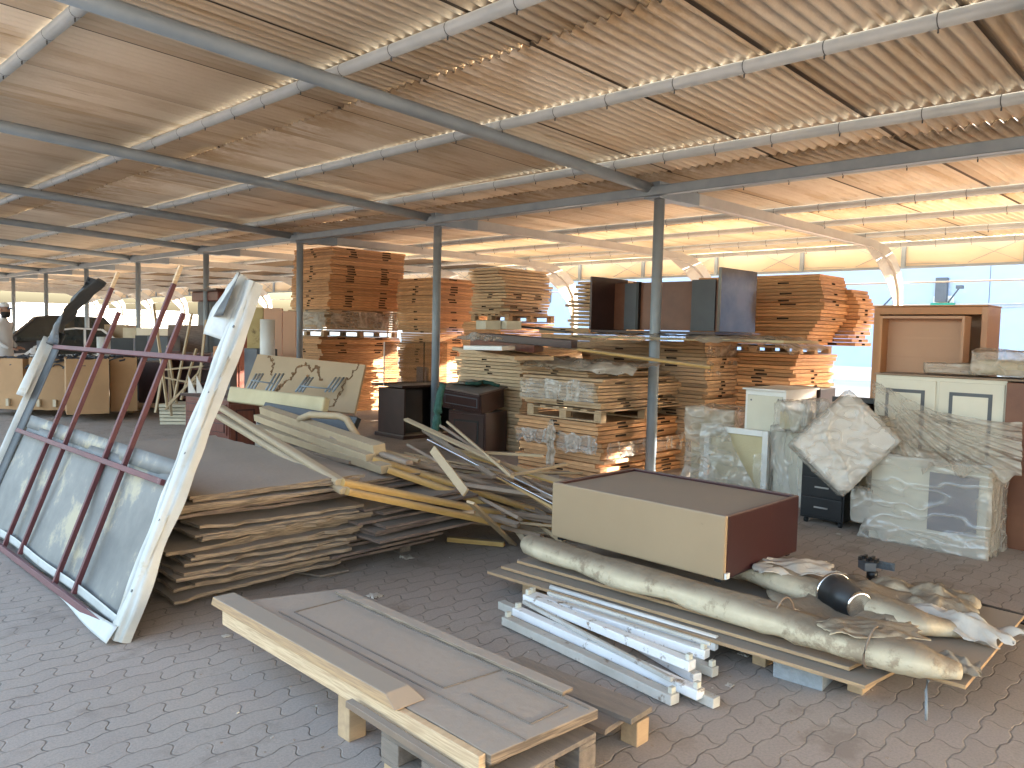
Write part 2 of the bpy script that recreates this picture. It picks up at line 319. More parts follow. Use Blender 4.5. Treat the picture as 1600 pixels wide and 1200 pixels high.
def m_paver():
    m = bpy.data.materials.new('zigzag_pavers'); m.use_nodes = True; t = m.node_tree; N = t.nodes; L = t.links
    p = N['Principled BSDF']; p.inputs['Roughness'].default_value = .85; p.inputs['Specular IOR Level'].default_value = .25
    g = N.new('ShaderNodeNewGeometry'); s = N.new('ShaderNodeSeparateXYZ'); L.new(g.outputs['Position'], s.inputs[0])
    def mth(op, a, b=None, c=None):
        n = N.new('ShaderNodeMath'); n.operation = op
        for i, v in enumerate((a, b, c)):
            if v is None: continue
            if hasattr(v, 'links'): L.new(v, n.inputs[i])
            else: n.inputs[i].default_value = v
        return n.outputs[0]
    X, Y = s.outputs[0], s.outputs[1]
    LX, PY = .225, .1125
    # long joints: wavy, cross joints: z-shaped
    w = mth('SINE', mth('MULTIPLY', X, 2*math.pi/LX*1.0)); tri = mth('MULTIPLY', mth('MAXIMUM', mth('MINIMUM', mth('MULTIPLY', w, 1.7), 1), -1), .009)
    y2 = mth('DIVIDE', mth('ADD', mth('ADD', Y, tri), 50), PY)
    row = mth('FLOOR', y2); fy = mth('SUBTRACT', y2, row)
    odd = mth('MODULO', row, 2)
    zz = mth('MULTIPLY', mth('SINE', mth('MULTIPLY', fy, 2*math.pi)), .014)
    x2 = mth('DIVIDE', mth('ADD', mth('ADD', mth('ADD', X, mth('MULTIPLY', odd, LX/2)), zz), 50.12), LX)
    cx = mth('FLOOR', x2); fx = mth('SUBTRACT', x2, cx)
    dy = mth('MULTIPLY', mth('MINIMUM', fy, mth('SUBTRACT', 1, fy)), PY)
    dx = mth('MULTIPLY', mth('MINIMUM', fx, mth('SUBTRACT', 1, fx)), LX)
    d = mth('MINIMUM', dx, dy)
    n0 = N.new('ShaderNodeTexNoise'); n0.inputs['Scale'].default_value = 30; n0.inputs['Detail'].default_value = 4; L.new(g.outputs['Position'], n0.inputs[0])
    d = mth('ADD', d, mth('MULTIPLY', mth('SUBTRACT', n0.outputs[0], .5), .004))
    jr = N.new('ShaderNodeMapRange'); jr.interpolation_type = 'SMOOTHSTEP'; jr.inputs[1].default_value = .0002; jr.inputs[2].default_value = .0055; L.new(d, jr.inputs[0])
    wn = N.new('ShaderNodeTexWhiteNoise'); cv = N.new('ShaderNodeCombineXYZ'); L.new(cx, cv.inputs[0]); L.new(row, cv.inputs[1]); L.new(cv.outputs[0], wn.inputs[0])
    def noisef(sc, det, a, b, lo=0, hi=1):
        n = N.new('ShaderNodeTexNoise'); n.inputs['Scale'].default_value = sc; n.inputs['Detail'].default_value = det; n.inputs['Roughness'].default_value = .65; L.new(g.outputs['Position'], n.inputs[0])
        r = N.new('ShaderNodeMapRange'); r.inputs[1].default_value = a; r.inputs[2].default_value = b; r.inputs[3].default_value = lo; r.inputs[4].default_value = hi; L.new(n.outputs[0], r.inputs[0]); return r.outputs[0]
    def mix(f, a, b, bt='MIX'):
        x = N.new('ShaderNodeMix'); x.data_type = 'RGBA'; x.blend_type = bt
        if hasattr(f, 'links'): L.new(f, x.inputs[0])
        else: x.inputs[0].default_value = f
        for v, i in ((a, 6), (b, 7)):
            if hasattr(v, 'links'): L.new(v, x.inputs[i])
            else: x.inputs[i].default_value = (*v, 1)
        return x.outputs[2]
    base = mix(wn.outputs[0], (.31, .255, .215), (.35, .29, .246))
    base = mix(noisef(1.3, 6, .38, .62), base, (.355, .298, .248))        # dust drifts
    base = mix(noisef(90, 3, .4, .7, 0, .35), base, (.15, .13, .12))
    base = mix(noisef(2.7, 7, .56, .66, 0, .7), base, (.22, .178, .145))      # stains
    jc = mix(noisef(6, 4, .45, .62), (.17, .142, .12), (.30, .252, .21))       # joints partly full of sand
    col = mix(jr.outputs[0], jc, base)
    # outside the shelter the ground is pale sandy asphalt
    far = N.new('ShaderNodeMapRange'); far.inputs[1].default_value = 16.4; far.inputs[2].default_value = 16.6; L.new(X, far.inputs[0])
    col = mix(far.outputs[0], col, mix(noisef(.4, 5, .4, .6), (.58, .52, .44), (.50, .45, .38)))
    L.new(col, p.inputs['Base Color'])
    h = mth('ADD', mth('MULTIPLY', jr.outputs[0], 1.0), mth('MULTIPLY', noisef(120, 3, .3, .7), .18))
    h = mth('ADD', h, mth('MULTIPLY', wn.outputs[0], .25))
    h = mth('MULTIPLY', h, mth('SUBTRACT', 1, far.outputs[0]))
    b = N.new('ShaderNodeBump'); b.inputs['Strength'].default_value = .7; b.inputs['Distance'].default_value = .006; L.new(h, b.inputs['Height']); L.new(b.outputs[0], p.inputs['Normal'])
    return m

def m_roof(name, translucent=False, lap=1.0):
    m = bpy.data.materials.new(name); m.use_nodes = True; t = m.node_tree; N = t.nodes; L = t.links
    p = N['Principled BSDF']; p.inputs['Roughness'].default_value = .85; out = N['Material Output']
    tc = N.new('ShaderNodeTexCoord'); oi = N.new('ShaderNodeObjectInfo')
    g = N.new('ShaderNodeNewGeometry')
    def noi(sc, st, det, a, b, hi=1):
        mp = N.new('ShaderNodeMapping'); mp.inputs['Scale'].default_value = st; L.new(g.outputs['Position'], mp.inputs[0])
        n = N.new('ShaderNodeTexNoise'); n.inputs['Scale'].default_value = sc; n.inputs['Detail'].default_value = det; n.inputs['Roughness'].default_value = .65; L.new(mp.outputs[0], n.inputs[0])
        r = N.new('ShaderNodeMapRange'); r.inputs[1].default_value = a; r.inputs[2].default_value = b; r.inputs[4].default_value = hi; L.new(n.outputs[0], r.inputs[0]); return r.outputs[0]
    def mix(f, a, b):
        x = N.new('ShaderNodeMix'); x.data_type = 'RGBA'; L.new(f, x.inputs[0])
        for v, i in ((a, 6), (b, 7)):
            if hasattr(v, 'links'): L.new(v, x.inputs[i])
            else: x.inputs[i].default_value = (*v, 1)
        return x.outputs[2]
    if translucent: A, B, Cc, D = (.70, .62, .47), (.64, .54, .38), (.48, .34, .19), (.57, .45, .29)
    else: A, B, Cc, D = (.73, .63, .50), (.65, .545, .42), (.38, .25, .13), (.50, .37, .23)
    col = mix(noi(1.2, (.5, 1, 1), 6, .35, .65), A, B)
    col = mix(noi(1.5, (.35, 2.2, 1), 6, .50, .66, .75), col, D)          # broad streaks down the slope
    col = mix(noi(2.0, (.3, 6, 1), 5, .60, .70, .8), col, Cc)            # narrow rust-brown streaks
    sx = N.new('ShaderNodeSeparateXYZ'); L.new(tc.outputs['Object'], sx.inputs[0])
    e = N.new('ShaderNodeMapRange'); e.inputs[1].default_value = .75; e.inputs[2].default_value = .0; L.new(sx.outputs[0], e.inputs[0])
    mm = N.new('ShaderNodeMath'); mm.operation = 'MULTIPLY'; L.new(e.outputs[0], mm.inputs[0]); L.new(noi(3, (1, 2.5, 1), 6, .35, .6, .9*lap), mm.inputs[1])
    col = mix(mm.outputs[0], col, Cc)                                     # damp stain behind each lap
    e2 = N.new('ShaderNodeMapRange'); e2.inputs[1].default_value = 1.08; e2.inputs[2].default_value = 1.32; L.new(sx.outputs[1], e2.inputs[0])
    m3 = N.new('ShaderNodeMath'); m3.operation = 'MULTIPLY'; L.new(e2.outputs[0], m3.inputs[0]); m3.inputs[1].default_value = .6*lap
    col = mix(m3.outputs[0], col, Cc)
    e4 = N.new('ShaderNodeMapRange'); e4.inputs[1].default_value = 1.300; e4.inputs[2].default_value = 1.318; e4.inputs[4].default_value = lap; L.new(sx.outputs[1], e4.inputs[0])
    col = mix(e4.outputs[0], col, (.10, .07, .045))  # thin seam line: the gap's shadow and its stain put into the colour
    hs = N.new('ShaderNodeHueSaturation'); vr = N.new('ShaderNodeMapRange'); vr.inputs[3].default_value = .84; vr.inputs[4].default_value = 1.1; L.new(oi.outputs['Random'], vr.inputs[0]); L.new(vr.outputs[0], hs.inputs['Value']); L.new(col, hs.inputs['Color']); col = hs.outputs[0]
    L.new(col, p.inputs['Base Color'])
    n = N.new('ShaderNodeTexNoise'); n.inputs['Scale'].default_value = 45; n.inputs['Detail'].default_value = 5; L.new(g.outputs['Position'], n.inputs[0])
    b = N.new('ShaderNodeBump'); b.inputs['Strength'].default_value = .25; b.inputs['Distance'].default_value = .01; L.new(n.outputs[0], b.inputs['Height']); L.new(b.outputs[0], p.inputs['Normal'])
    if translucent:
        tr = N.new('ShaderNodeBsdfTranslucent'); L.new(col, tr.inputs[0]); mx = N.new('ShaderNodeMixShader'); mx.inputs[0].default_value = .10
        L.new(p.outputs[0], mx.inputs[1]); L.new(tr.outputs[0], mx.inputs[2]); L.new(mx.outputs[0], out.inputs[0])
    return m
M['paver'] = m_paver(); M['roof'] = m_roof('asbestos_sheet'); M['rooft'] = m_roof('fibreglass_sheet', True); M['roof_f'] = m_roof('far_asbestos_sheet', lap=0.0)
def m_fascia():
    m = bpy.data.materials.new('fascia_fibreglass'); m.use_nodes = True; N = m.node_tree.nodes; L = m.node_tree.links
    p = N['Principled BSDF']; p.inputs['Base Color'].default_value = (.72, .62, .44, 1); p.inputs['Roughness'].default_value = .6
    g = N.new('ShaderNodeNewGeometry'); n = N.new('ShaderNodeTexNoise'); n.inputs['Scale'].default_value = 1.5; n.inputs['Detail'].default_value = 5; L.new(g.outputs['Position'], n.inputs[0])
    cr = N.new('ShaderNodeMix'); cr.data_type = 'RGBA'; cr.inputs[6].default_value = (.66, .58, .46, 1); cr.inputs[7].default_value = (.56, .45, .31, 1); L.new(n.outputs[0], cr.inputs[0]); L.new(cr.outputs[2], p.inputs['Base Color'])
    tr = N.new('ShaderNodeBsdfTranslucent'); L.new(cr.outputs[2], tr.inputs[0]); mx = N.new('ShaderNodeMixShader'); mx.inputs[0].default_value = .10
    L.new(p.outputs[0], mx.inputs[1]); L.new(tr.outputs[0], mx.inputs[2]); L.new(mx.outputs[0], N['Material Output'].inputs[0])
    return m
M['fascia'] = m_fascia()
def m_pane():
    m = bpy.data.materials.new('clear_glass'); m.use_nodes = True; N = m.node_tree.nodes; L = m.node_tree.links
    gl = N.new('ShaderNodeBsdfGlossy'); gl.inputs['Roughness'].default_value = .03; ts = N.new('ShaderNodeBsdfTransparent'); ts.inputs[0].default_value = (.75, .72, .68, 1)
    mx = N.new('ShaderNodeMixShader'); mx.inputs[0].default_value = .12; L.new(ts.outputs[0], mx.inputs[1]); L.new(gl.outputs[0], mx.inputs[2]); L.new(mx.outputs[0], N['Material Output'].inputs[0]); return m
M['pane'] = m_pane()

# ------------------------------------------------------------------ ground
g = MB(); g.add([(-700, -700, 0), (900, -700, 0), (900, 900, 0), (-700, 900, 0)], [(0, 1, 2, 3)])
tag(g.build('ground', M['paver'], origin=(0, 0, 0)), kind='structure')

# ------------------------------------------------------------------ canopy
CX, CY0, LB = 7.5, 5.16, 3.845
YN, YF = -9.2, 49.5
NB = range(-3, 12)
def zr(X): return 3.23+.0468*(7.5-X) if X < 7.5 else 3.23
shed = thing('car_park_canopy', 'long grey steel carport with dusty corrugated roof over the whole yard', 'canopy', (CX, CY0, 0))
for i in NB:
    y = CY0+LB*i-(.38 if i < 0 else 0)
    a = MB().tube((CX, y, 0), (CX, y, 3.14), .06, n=20)
    a.lathe((CX, y, 0), [(.11, 0), (.11, .012)], n=16).build('column', M['steel'], shed)
    a = MB(); yr = y+.05
    a.tube((.2, yr, zr(.2)), (CX-.12, yr, zr(CX-.12)), .06, n=18)
    a.build('near_rafter', M['steel'], shed)
    a = MB(); a.bx((CX-.13, y-.09, 3.12), (CX+.3, y+.12, 3.30)); a.bx((CX+.3, y-.05, 3.14), (CX+.75, y+.10, 3.285))
    a.build('column_head', M['steel'], shed, bevel=.006)
    # far rafter: box beam that bends down into its post
    o = [(7.9, 3.30), (13.9, 3.30), (14.45, 3.24), (14.85, 3.10), (15.12, 2.88), (15.26, 2.6), (15.30, 2.3), (15.30, 0)]
    n_ = [(15.16, 0), (15.16, 2.3), (15.1, 2.55), (14.9, 2.82), (14.6, 3.0), (14.2, 3.12), (13.6, 3.18), (7.9, 3.17)]
    pts = o+n_; k = len(pts); a = MB()
    q = len(o)
    vs = [(x, yr+dy, z) for dy in (-.05, .05) for x, z in pts]; fs = []
    for j in range(q-1):
        fs.append((j, j+1, k-2-j, k-1-j)); fs.append((k+j, 2*k-1-j, 2*k-2-j, k+j+1))
    for j in range(k): fs.append((j, (j+1) % k, k+(j+1) % k, k+j))
    a.add(vs, fs)
    for dy in (-.06, .06): a.bx((7.9, yr+dy-.006, 3.165), (13.8, yr+dy+.006, 3.18))
    a.build('far_rafter', M['steel_l'], shed)
    a = MB(); web = [(13.5, 3.19), (14.3, 3.11), (14.9, 2.82), (15.16, 2.4), (15.16, 1.95), (14.95, 2.35), (14.6, 2.66), (14.1, 2.95)]
    a.add([(x, yr+dy, z) for dy in (-.008, .008) for x, z in web], [tuple(range(8)), tuple(range(15, 7, -1))]+[(j, (j+1) % 8, 8+(j+1) % 8, 8+j) for j in range(8)])
    a.build('knee_plate', M['steel_l'], shed)
PUR = [1.72, 3.38, 5.04, 6.70, 8.25, 10.3, 11.8, 13.5, 15.05]
for X in PUR:
    z = zr(X)+.108
    a = MB().tube((X, YN, z), (X, YF, z), .045, n=16); y = YN+.2; k = 0
    while y < 30:
        yy = y+random.uniform(-.04, .04); a.lathe((X, yy-.003, z), [(.0465, 0), (.0465, .006)], n=14, ax=(0, 1, 0), m=1); a.tube((X-.012, yy, z-.05), (X-.012, yy, z-.075), 0.006, n=5, m=1); y += .59; k += 1
    a.build('purlin', [M['steel_p'], M['bolt']], shed)
for X, zz, m in ((7.36, 3.19, 'steel'),):
    a = MB(); a.bx((X-.045, YN, zz-.05), (X-.037, YF, zz+.05)); a.bx((X-.045, YN, zz-.05), (X+.045, YF, zz-.043)); a.bx((X-.045, YN, zz+.043), (X+.045, YF, zz+.05))
    a.build('tie_channel', M['steel'], shed)
# corrugated sheets
PIT_, SW = .0985, 1.182
ROWS = [(.12, .62, 'roof'), (.55, 4.07, 'roof'), (4.0, 7.52, 'roof'), (7.45, 10.97, 'roof'), (10.9, 15.32, 'rooft')]
def sheet_mesh(x0, x1, name, lo=False):
    nw = 12; seg = 4 if lo else 8; n = nw*seg+seg//2+seg; mb = MB(); L = x1-x0
    prof = [(i/seg*PIT_, .021*math.sin(2*math.pi*i/seg)) for i in range(n+1)]
    sl = (zr(x1)-zr(x0))/L
    for t, zz in ((0, 0), (1, .007)):
        for X, e in ((0, 0), (L, .016)):
            for y, z in prof: mb.v.append(V((X, y, z+zz+e+sl*X-.007*y/SW)))
    k = n+1
    for i in range(n):
        mb.f += [[i, i+1, k+i+1, k+i], [2*k+i, 3*k+i, 3*k+i+1, 2*k+i+1], [i, 2*k+i, 2*k+i+1, i+1], [k+i, k+i+1, 3*k+i+1, 3*k+i]]
        mb.m += [0]*4; mb.sm += [True, True, False, False]
    mb.f += [[0, k, 3*k, 2*k], [n, 2*k+n, 3*k+n, k+n]]; mb.m += [0, 0]; mb.sm += [False]*2
    me = bpy.data.meshes.new(name); me.from_pydata([tuple(v) for v in mb.v], [], mb.f); me.polygons.foreach_set('use_smooth', mb.sm); me.update(); return me
rest = MB(); ncount = 0
for r, (x0, x1, mk) in enumerate(ROWS):
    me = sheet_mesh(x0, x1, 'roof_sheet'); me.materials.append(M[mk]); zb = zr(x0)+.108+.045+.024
    lo = sheet_mesh(x0, x1, 'far_roof_sheet', True); lv = [v.co.copy() for v in lo.vertices]; lf = [list(p.vertices) for p in lo.polygons]
    k = 0; y = YN-.1
    nmax = (15, 21, 21, 21, 21)[r]
    while y < YF-.6:
        z = zb+random.uniform(-.002, .002)
        if k < nmax:
            o = bpy.data.objects.new('roof_sheet', me); COL.objects.link(o); o.parent = shed
            o.location = V((x0+random.uniform(-.015, .015), y, z))-shed.location; ncount += 1
        else:
            rest.add([v+V((x0, y, z)) for v in lv], lf, 1 if mk == 'rooft' else 0, True)
        y += SW; k += 1
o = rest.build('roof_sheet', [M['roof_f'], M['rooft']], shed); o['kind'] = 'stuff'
# fascia along the far edge
XF = 15.42
fa = MB().bx((XF, YN, 2.97), (XF+.004, YF, 3.40)).build('fascia_panel', M['fascia'], shed)
a = MB(); a.bx((XF-.06, YN, 2.93), (XF-.01, YF, 2.975)); a.build('bottom_rail', M['steel'], fa)
MB().tube((XF-.1, YN, 2.67), (XF-.1, YF, 2.67), .014, n=8).build('tie_rod', M['steel_l'], shed)
y = CY0+.05; b = MB()
for i in range(-3, 12):
    for h in (0, 1):
        yy = CY0+.05+LB*i+h*LB/2
        b.bx((XF-.07, yy-.035, 2.94), (XF-.012, yy+.035, 3.36))
        for s_ in (0, 1):
            b.beam((XF-.035+.004*s_, yy+.08, 3.0 if s_ else 3.34), (XF-.035+.004*s_, yy+LB/4-.1, 3.34 if s_ else 3.0), .006, .02, up=(1, 0, 0))
            b.beam((XF-.035+.004*s_, yy+LB/4+.1, 3.0), (XF-.035+.004*s_, yy+LB/2-.05, 3.02), .006, .018, up=(1, 0, 0)) if s_ else None
b.build('fascia_bracing', M['steel'], fa)

# ------------------------------------------------------------------ far buildings
wh = thing('warehouse', 'very large plain pale blue warehouse wall beyond the canopy at right', 'building', (33, 10, 0))
WX = 32.5
MB().bx((WX, -30, 0), (WX+25, 38, 6.0)).build('wall', M['wallb'], wh)
MB().bx((WX-.06, -30, 0), (WX, 38, .55)).build('plinth', M['wallw'], wh)
for k in range(11):
    MB().bx((WX-.012, -28+k*6, .55), (WX-.001, -28+k*6+.02, 5.9)).build('cladding_joint', M['greyp'] if k % 3 == 0 else M['wallb'], wh)
MB().bx((WX-.05, -30, 5.9), (WX+.1, 38, 6.08)).build('gutter', M['steel_l'], wh)
def wp(px, py): return aX(px, py, WX-.05)
a = MB(); p = wp(851, 463); a.bx((WX-.04, p.y-.45, p.z-.35), (WX, p.y+.45, p.z+.35)); a.build('window', M['greyp'], wh)
a = MB(); p = wp(1472, 453); a.bx((WX-.2, p.y-.2, p.z-.45), (WX-.01, p.y+.2, p.z+.45)); a.build('junction_box', M['greyp'], wh)
a = MB(); p = wp(1474, 470); a.bx((WX-.03, p.y-.35, p.z-.18), (WX-.003, p.y+.35, p.z+.18)); a.build('notice_plate', M['white'], wh)
a = MB(); p = wp(1473, 479.5); a.bx((WX-.1, p.y-.42, p.z-.15), (WX-.01, p.y+.42, p.z+.15)); a.build('green_sign', M['signg'], wh)
for (x0, y0, x1, y1) in ((1482, 472, 1518, 452), (1380, 478, 1424, 457)):
    a = MB(); p = wp(x0, y0); q = wp(x1, y1); q.x -= 1.4; a.tube(p, q, .03, n=6); a.box(q, (.25, .2, .12)); a.build('lamp_arm', M['greyp'], wh)
a = MB(); a.beam(wp(1340, 477), wp(1600, 474), .05, .05); a.beam(wp(1340, 491), wp(1600, 478), .03, .03); a.build('conduit', M['steel_l'], wh)
def building(px, py, D, w, d, h, lab, nwin=4, rz=0):
    c = aD(px, py, D); c.z = 0
    t = thing('distant_building', lab, 'building', c)
    MB().box(c+V((0, 0, h/2)), (w, d, h)).build('wall', M['wallw'], t)
    a = MB(); a.box(c+V((0, 0, h+.2)), (w+.5, d+.5, .4)); a.build('parapet', M['wallw'], t)
    a = MB()
    for i in range(nwin):
        for side in (0, 1):
            if side: a.box(c+V((-w/2-.04, (i+.5-nwin/2)*d/nwin, h*.6)), (.1, d/nwin*.35, h*.22))
            else: a.box(c+V(((i+.5-nwin/2)*w/nwin, -d/2-.04, h*.6)), (w/nwin*.35, .1, h*.22))
    a.build('window', M['greyp'], t)
building(48, 500, 120, 9, 9, 3.6, 'white flat-roofed hut left of the far car, beside the first thin post', 1)
building(85, 500, 150, 14, 14, 4.6, 'taller pale block seen between the leftmost thin columns', 2)
building(150, 500, 130, 22, 8, 2.4, 'low long white building behind the crumpled end of the leaning frame', 4)
building(205, 500, 170, 18, 10, 4.2, 'small pale block far behind the middle red tubes', 3)
building(262, 500, 160, 26, 9, 3.4, 'long low white building at the far edge, left of the dark wardrobe', 5)
a = MB(); a.bx((60, 18, 0), (60.2, 240, 1.5)); a.bx((60, 18, 1.5), (60.25, 240, 1.58))
tag(a.build('boundary_wall', M['wallw']), 'long low white boundary wall across the far open yard', 'wall')

# ------------------------------------------------------------------ door stacks
def door_mesh(lx, ly, th=.04, long_slots=2, mk='door', nslot_short=1, seed=0):
    """flush door lying flat, long side along local X, mortises cut into the edges"""
    rnd = random.Random(seed); mb = MB(); hx, hy, hz = lx/2, ly/2, th/2
    def side(p0, dr, ln, nrm, slots):
        us = [0]
        for s_ in slots: us += [s_[0], s_[1]]
        us.append(ln)
        for i in range(len(us)-1):
            a, b_ = us[i], us[i+1]; A = p0+dr*a; B = p0+dr*b_; up = V((0, 0, 1))
            if i % 2 == 0: mb.add([A-up*hz, B-up*hz, B+up*hz, A+up*hz], [(0, 1, 2, 3)])
            else:
                zi = hz*.55
                mb.add([A-up*hz, B-up*hz, B-up*zi, A-up*zi], [(0, 1, 2, 3)]); mb.add([A+up*zi, B+up*zi, B+up*hz, A+up*hz], [(0, 1, 2, 3)])
                I = nrm*-.03; mb.add([A-up*zi, B-up*zi, B+up*zi, A+up*zi, A-up*zi+I, B-up*zi+I, B+up*zi+I, A+up*zi+I], [(4, 5, 6, 7), (0, 1, 5, 4), (3, 7, 6, 2), (0, 4, 7, 3), (1, 2, 6, 5)], 1)
    def sl(ln, n):
        if n == 0: return []
        if n == 1: c = ln*(.5+rnd.uniform(-.05, .05)); return [(c-.05, c+.05)]
        return [(ln*.27-.09+rnd.uniform(-.04, .04), ln*.27+.07), (ln*.72-.08, ln*.72+.09+rnd.uniform(-.04, .04))]
    side(V((-hx, -hy, 0)), V((1, 0, 0)), lx, V((0, -1, 0)), sl(lx, long_slots)); side(V((hx, hy, 0)), V((-1, 0, 0)), lx, V((0, 1, 0)), sl(lx, long_slots))
    side(V((hx, -hy, 0)), V((0, 1, 0)), ly, V((1, 0, 0)), sl(ly, nslot_short)); side(V((-hx, hy, 0)), V((0, -1, 0)), ly, V((-1, 0, 0)), sl(ly, nslot_short))
    mb.add([(-hx, -hy, hz), (hx, -hy, hz), (hx, hy, hz), (-hx, hy, hz)], [(0, 1, 2, 3)]); mb.add([(-hx, -hy, -hz), (-hx, hy, -hz), (hx, hy, -hz), (hx, -hy, -hz)], [(0, 1, 2, 3)])
    me = bpy.data.meshes.new('door_blank'); me.from_pydata([tuple(v) for v in mb.v], [], mb.f); me.materials.append(M[mk]); me.materials.append(M['slot'])
    me.polygons.foreach_set('material_index', mb.m); me.update(); return me
ndoor = 0
def stack(x, y, lx, ly, z0, z1, lab, grp, mk='door', longx=True, drift=lambda t: (0, 0), jit=.02, rot=0, pitch=.0455, slots=(2, 1), rj=.012, sizes=.03, th=.0395):
    """x,y: corner nearest the camera (min x, min y); lx along world X, ly along world Y"""
    global ndoor
    a, b = (lx, ly) if longx else (ly, lx)
    ms = [door_mesh(a*(1+s_), b*(1+s2), th=th, long_slots=slots[0], nslot_short=slots[1], mk=mk, seed=i) for i, (s_, s2) in enumerate(((0, 0), (sizes, -sizes), (-sizes, sizes), (.4*sizes, .5*sizes), (0, 0)))]
    ms.append(door_mesh(a, b, th=th, long_slots=0, nslot_short=0, mk=mk)); ms += [ms[-1]]*4
    n = max(1, round((z1-z0)/pitch)); p = (z1-z0)/n; wx = wy = 0
    for i in range(n):
        if random.random() < .3: wx = random.uniform(-jit, jit); wy = random.uniform(-jit, jit)
        d = drift(i/max(1, n-1))
        o = bpy.data.objects.new('door_blank', random.choice(ms)); COL.objects.link(o)
        ox, oy = lx/2+d[0]+wx+random.gauss(0, jit*.45), ly/2+d[1]+wy+random.gauss(0, jit*.45)
        c, s_ = math.cos(rot), math.sin(rot)
        o.location = (x+ox*c-oy*s_, y+ox*s_+oy*c, z0+(i+.5)*p)
        o.rotation_euler = (0, 0, rot+(0 if longx else math.pi/2)+random.choice((0, math.pi))+random.gauss(0, rj))
        tag(o, lab, 'door', grp, 'thing'); ndoor += 1
def pallet(x, y, lx, ly, z, lab, rot=0, h=.13, mk='pallet', n=6, grp=None):
    c = V((x, y, z)); t = thing('wooden_pallet', lab, 'pallet', c, grp); t.rotation_euler = (0, 0, rot)
    def P(mb, nm):
        ob = mb.build(nm, M[mk], t, bevel=.003); return ob
    for i in range(n): P(MB().bx(c+V((.0, i*(ly-.09)/(n-1), h-.018)), c+V((lx, i*(ly-.09)/(n-1)+.09, h))), 'deck_board')
    for i in range(3):
        X = i*(lx-.09)/2
        P(MB().bx(c+V((X, 0, h-.036)), c+V((X+.09, ly, h-.019))), 'stringer')
        for j in range(3): P(MB().bx(c+V((X, j*(ly-.1)/2, .018)), c+V((X+.09, j*(ly-.1)/2+.1, h-.037))), 'spacer_block')
        P(MB().bx(c+V((X, 0, 0)), c+V((X+.09, ly, .017))), 'bottom_board')
    return t

# S1 tall stack behind second column from left of the boxes
stack(8.0, 13.0, 1.85, 1.25, 0, 1.44, 'unfinished orange-brown door in the lower half of the tallest stack', 'doors in the lower half of the tallest stack', drift=lambda t: (0, 0), jit=.035, sizes=.03)
pallet(8.0, 12.85, 1.7, 1.3, 1.445, 'wooden pallet sandwiched halfway up the tallest door stack, under the grey-wrapped doors', h=.125)
stack(7.95, 12.66, 1.6, 1.33, 1.575, 1.95, 'dusty grey-wrapped door at the foot of the tallest stack, just above its pallet', 'grey-wrapped doors above the pallet of the tallest stack', mk='door_dusty', jit=.03)
stack(7.98, 12.66, 1.66, 1.33, 1.955, 3.10, 'unfinished orange-brown door in the upper half of the tallest stack, close under the roof', 'doors in the upper half of the tallest stack', jit=.018, drift=lambda t: (.02*t, -.05*t))
# S2
stack(9.2, 11.0, 1.65, 1.1, 0, 2.56, 'unfinished orange door in the tall stack behind the second front column', 'doors in the stack behind the second column', jit=.03, drift=lambda t: (-.05+.02*math.sin(6*t), -.05+.12*(t-.5)))
# S3
stack(7.55, 7.28, 1.2, 1.3, 0, 1.38, 'pale yellowish door in the stack behind the dark cabinet with green straps', 'pale doors behind the dark cabinet', mk='door_pale', jit=.03, sizes=.02, longx=False, slots=(1, 0))
# S4
pallet(9.0, 9.0, 1.1, .9, 1.78, 'wooden pallet high up carrying the bundles of pale slatted boards', h=.12)
stack(9.0, 9.25, 1.15, .75, 1.9, 2.66, 'rough pale board in the high untidy stack right of the second column', 'rough pale boards stacked high', mk='door_pale', jit=.06, rj=.05, pitch=.052, sizes=.08)
stack(9.0, 9.2, 1.3, .9, 0, 1.77, 'orange door in the sunlit stack seen behind the glass pane', 'sunlit doors behind the glass pane', jit=.03)
# S5 lower and upper
stack(6.75, 5.3, 1.75, 1.22, .0, .64, 'orange-brown door in the low front stack left of the nearest column, under the pallet', 'doors in the low front stack', jit=.045, rj=.02, pitch=.047)
pallet(6.72, 5.28, 1.7, 1.1, .645, 'pallet with thick pale blocks between the two halves of the front stack', h=.135)
stack(6.75, 5.35, 1.72, 1.15, .79, 1.12, 'thin dusty board in the plastic-wrapped bundle above the front pallet', 'boards wrapped in torn plastic above the front pallet', mk='door_dusty', jit=.06, rj=.03, pitch=.036, th=.03)
stack(6.85, 5.55, 1.6, 1.1, 1.12, 1.28, 'loose thin board fanned out on top of the front stack', 'loose boards fanned out on the front stack', mk='door_dusty', jit=.16, rj=.10, pitch=.034, th=.026)
# S6
stack(8.25, 5.0, .78, 1.75, 0, 1.54, 'dusty brown door in the stack under the shiny dark desk', 'doors in the stack under the dark desk', mk='door_dusty', longx=False, jit=.02, slots=(2, 1), drift=lambda t: (.02, -.06*math.sin(3.1*t)))
stack(9.2, 5.1, .9, 1.2, 0, 1.12, 'sunlit pale door in the stack between the dark desk and the white box cabinet', 'sunlit pale doors behind the dark desk', mk='door_pale', jit=.07, rj=.03)
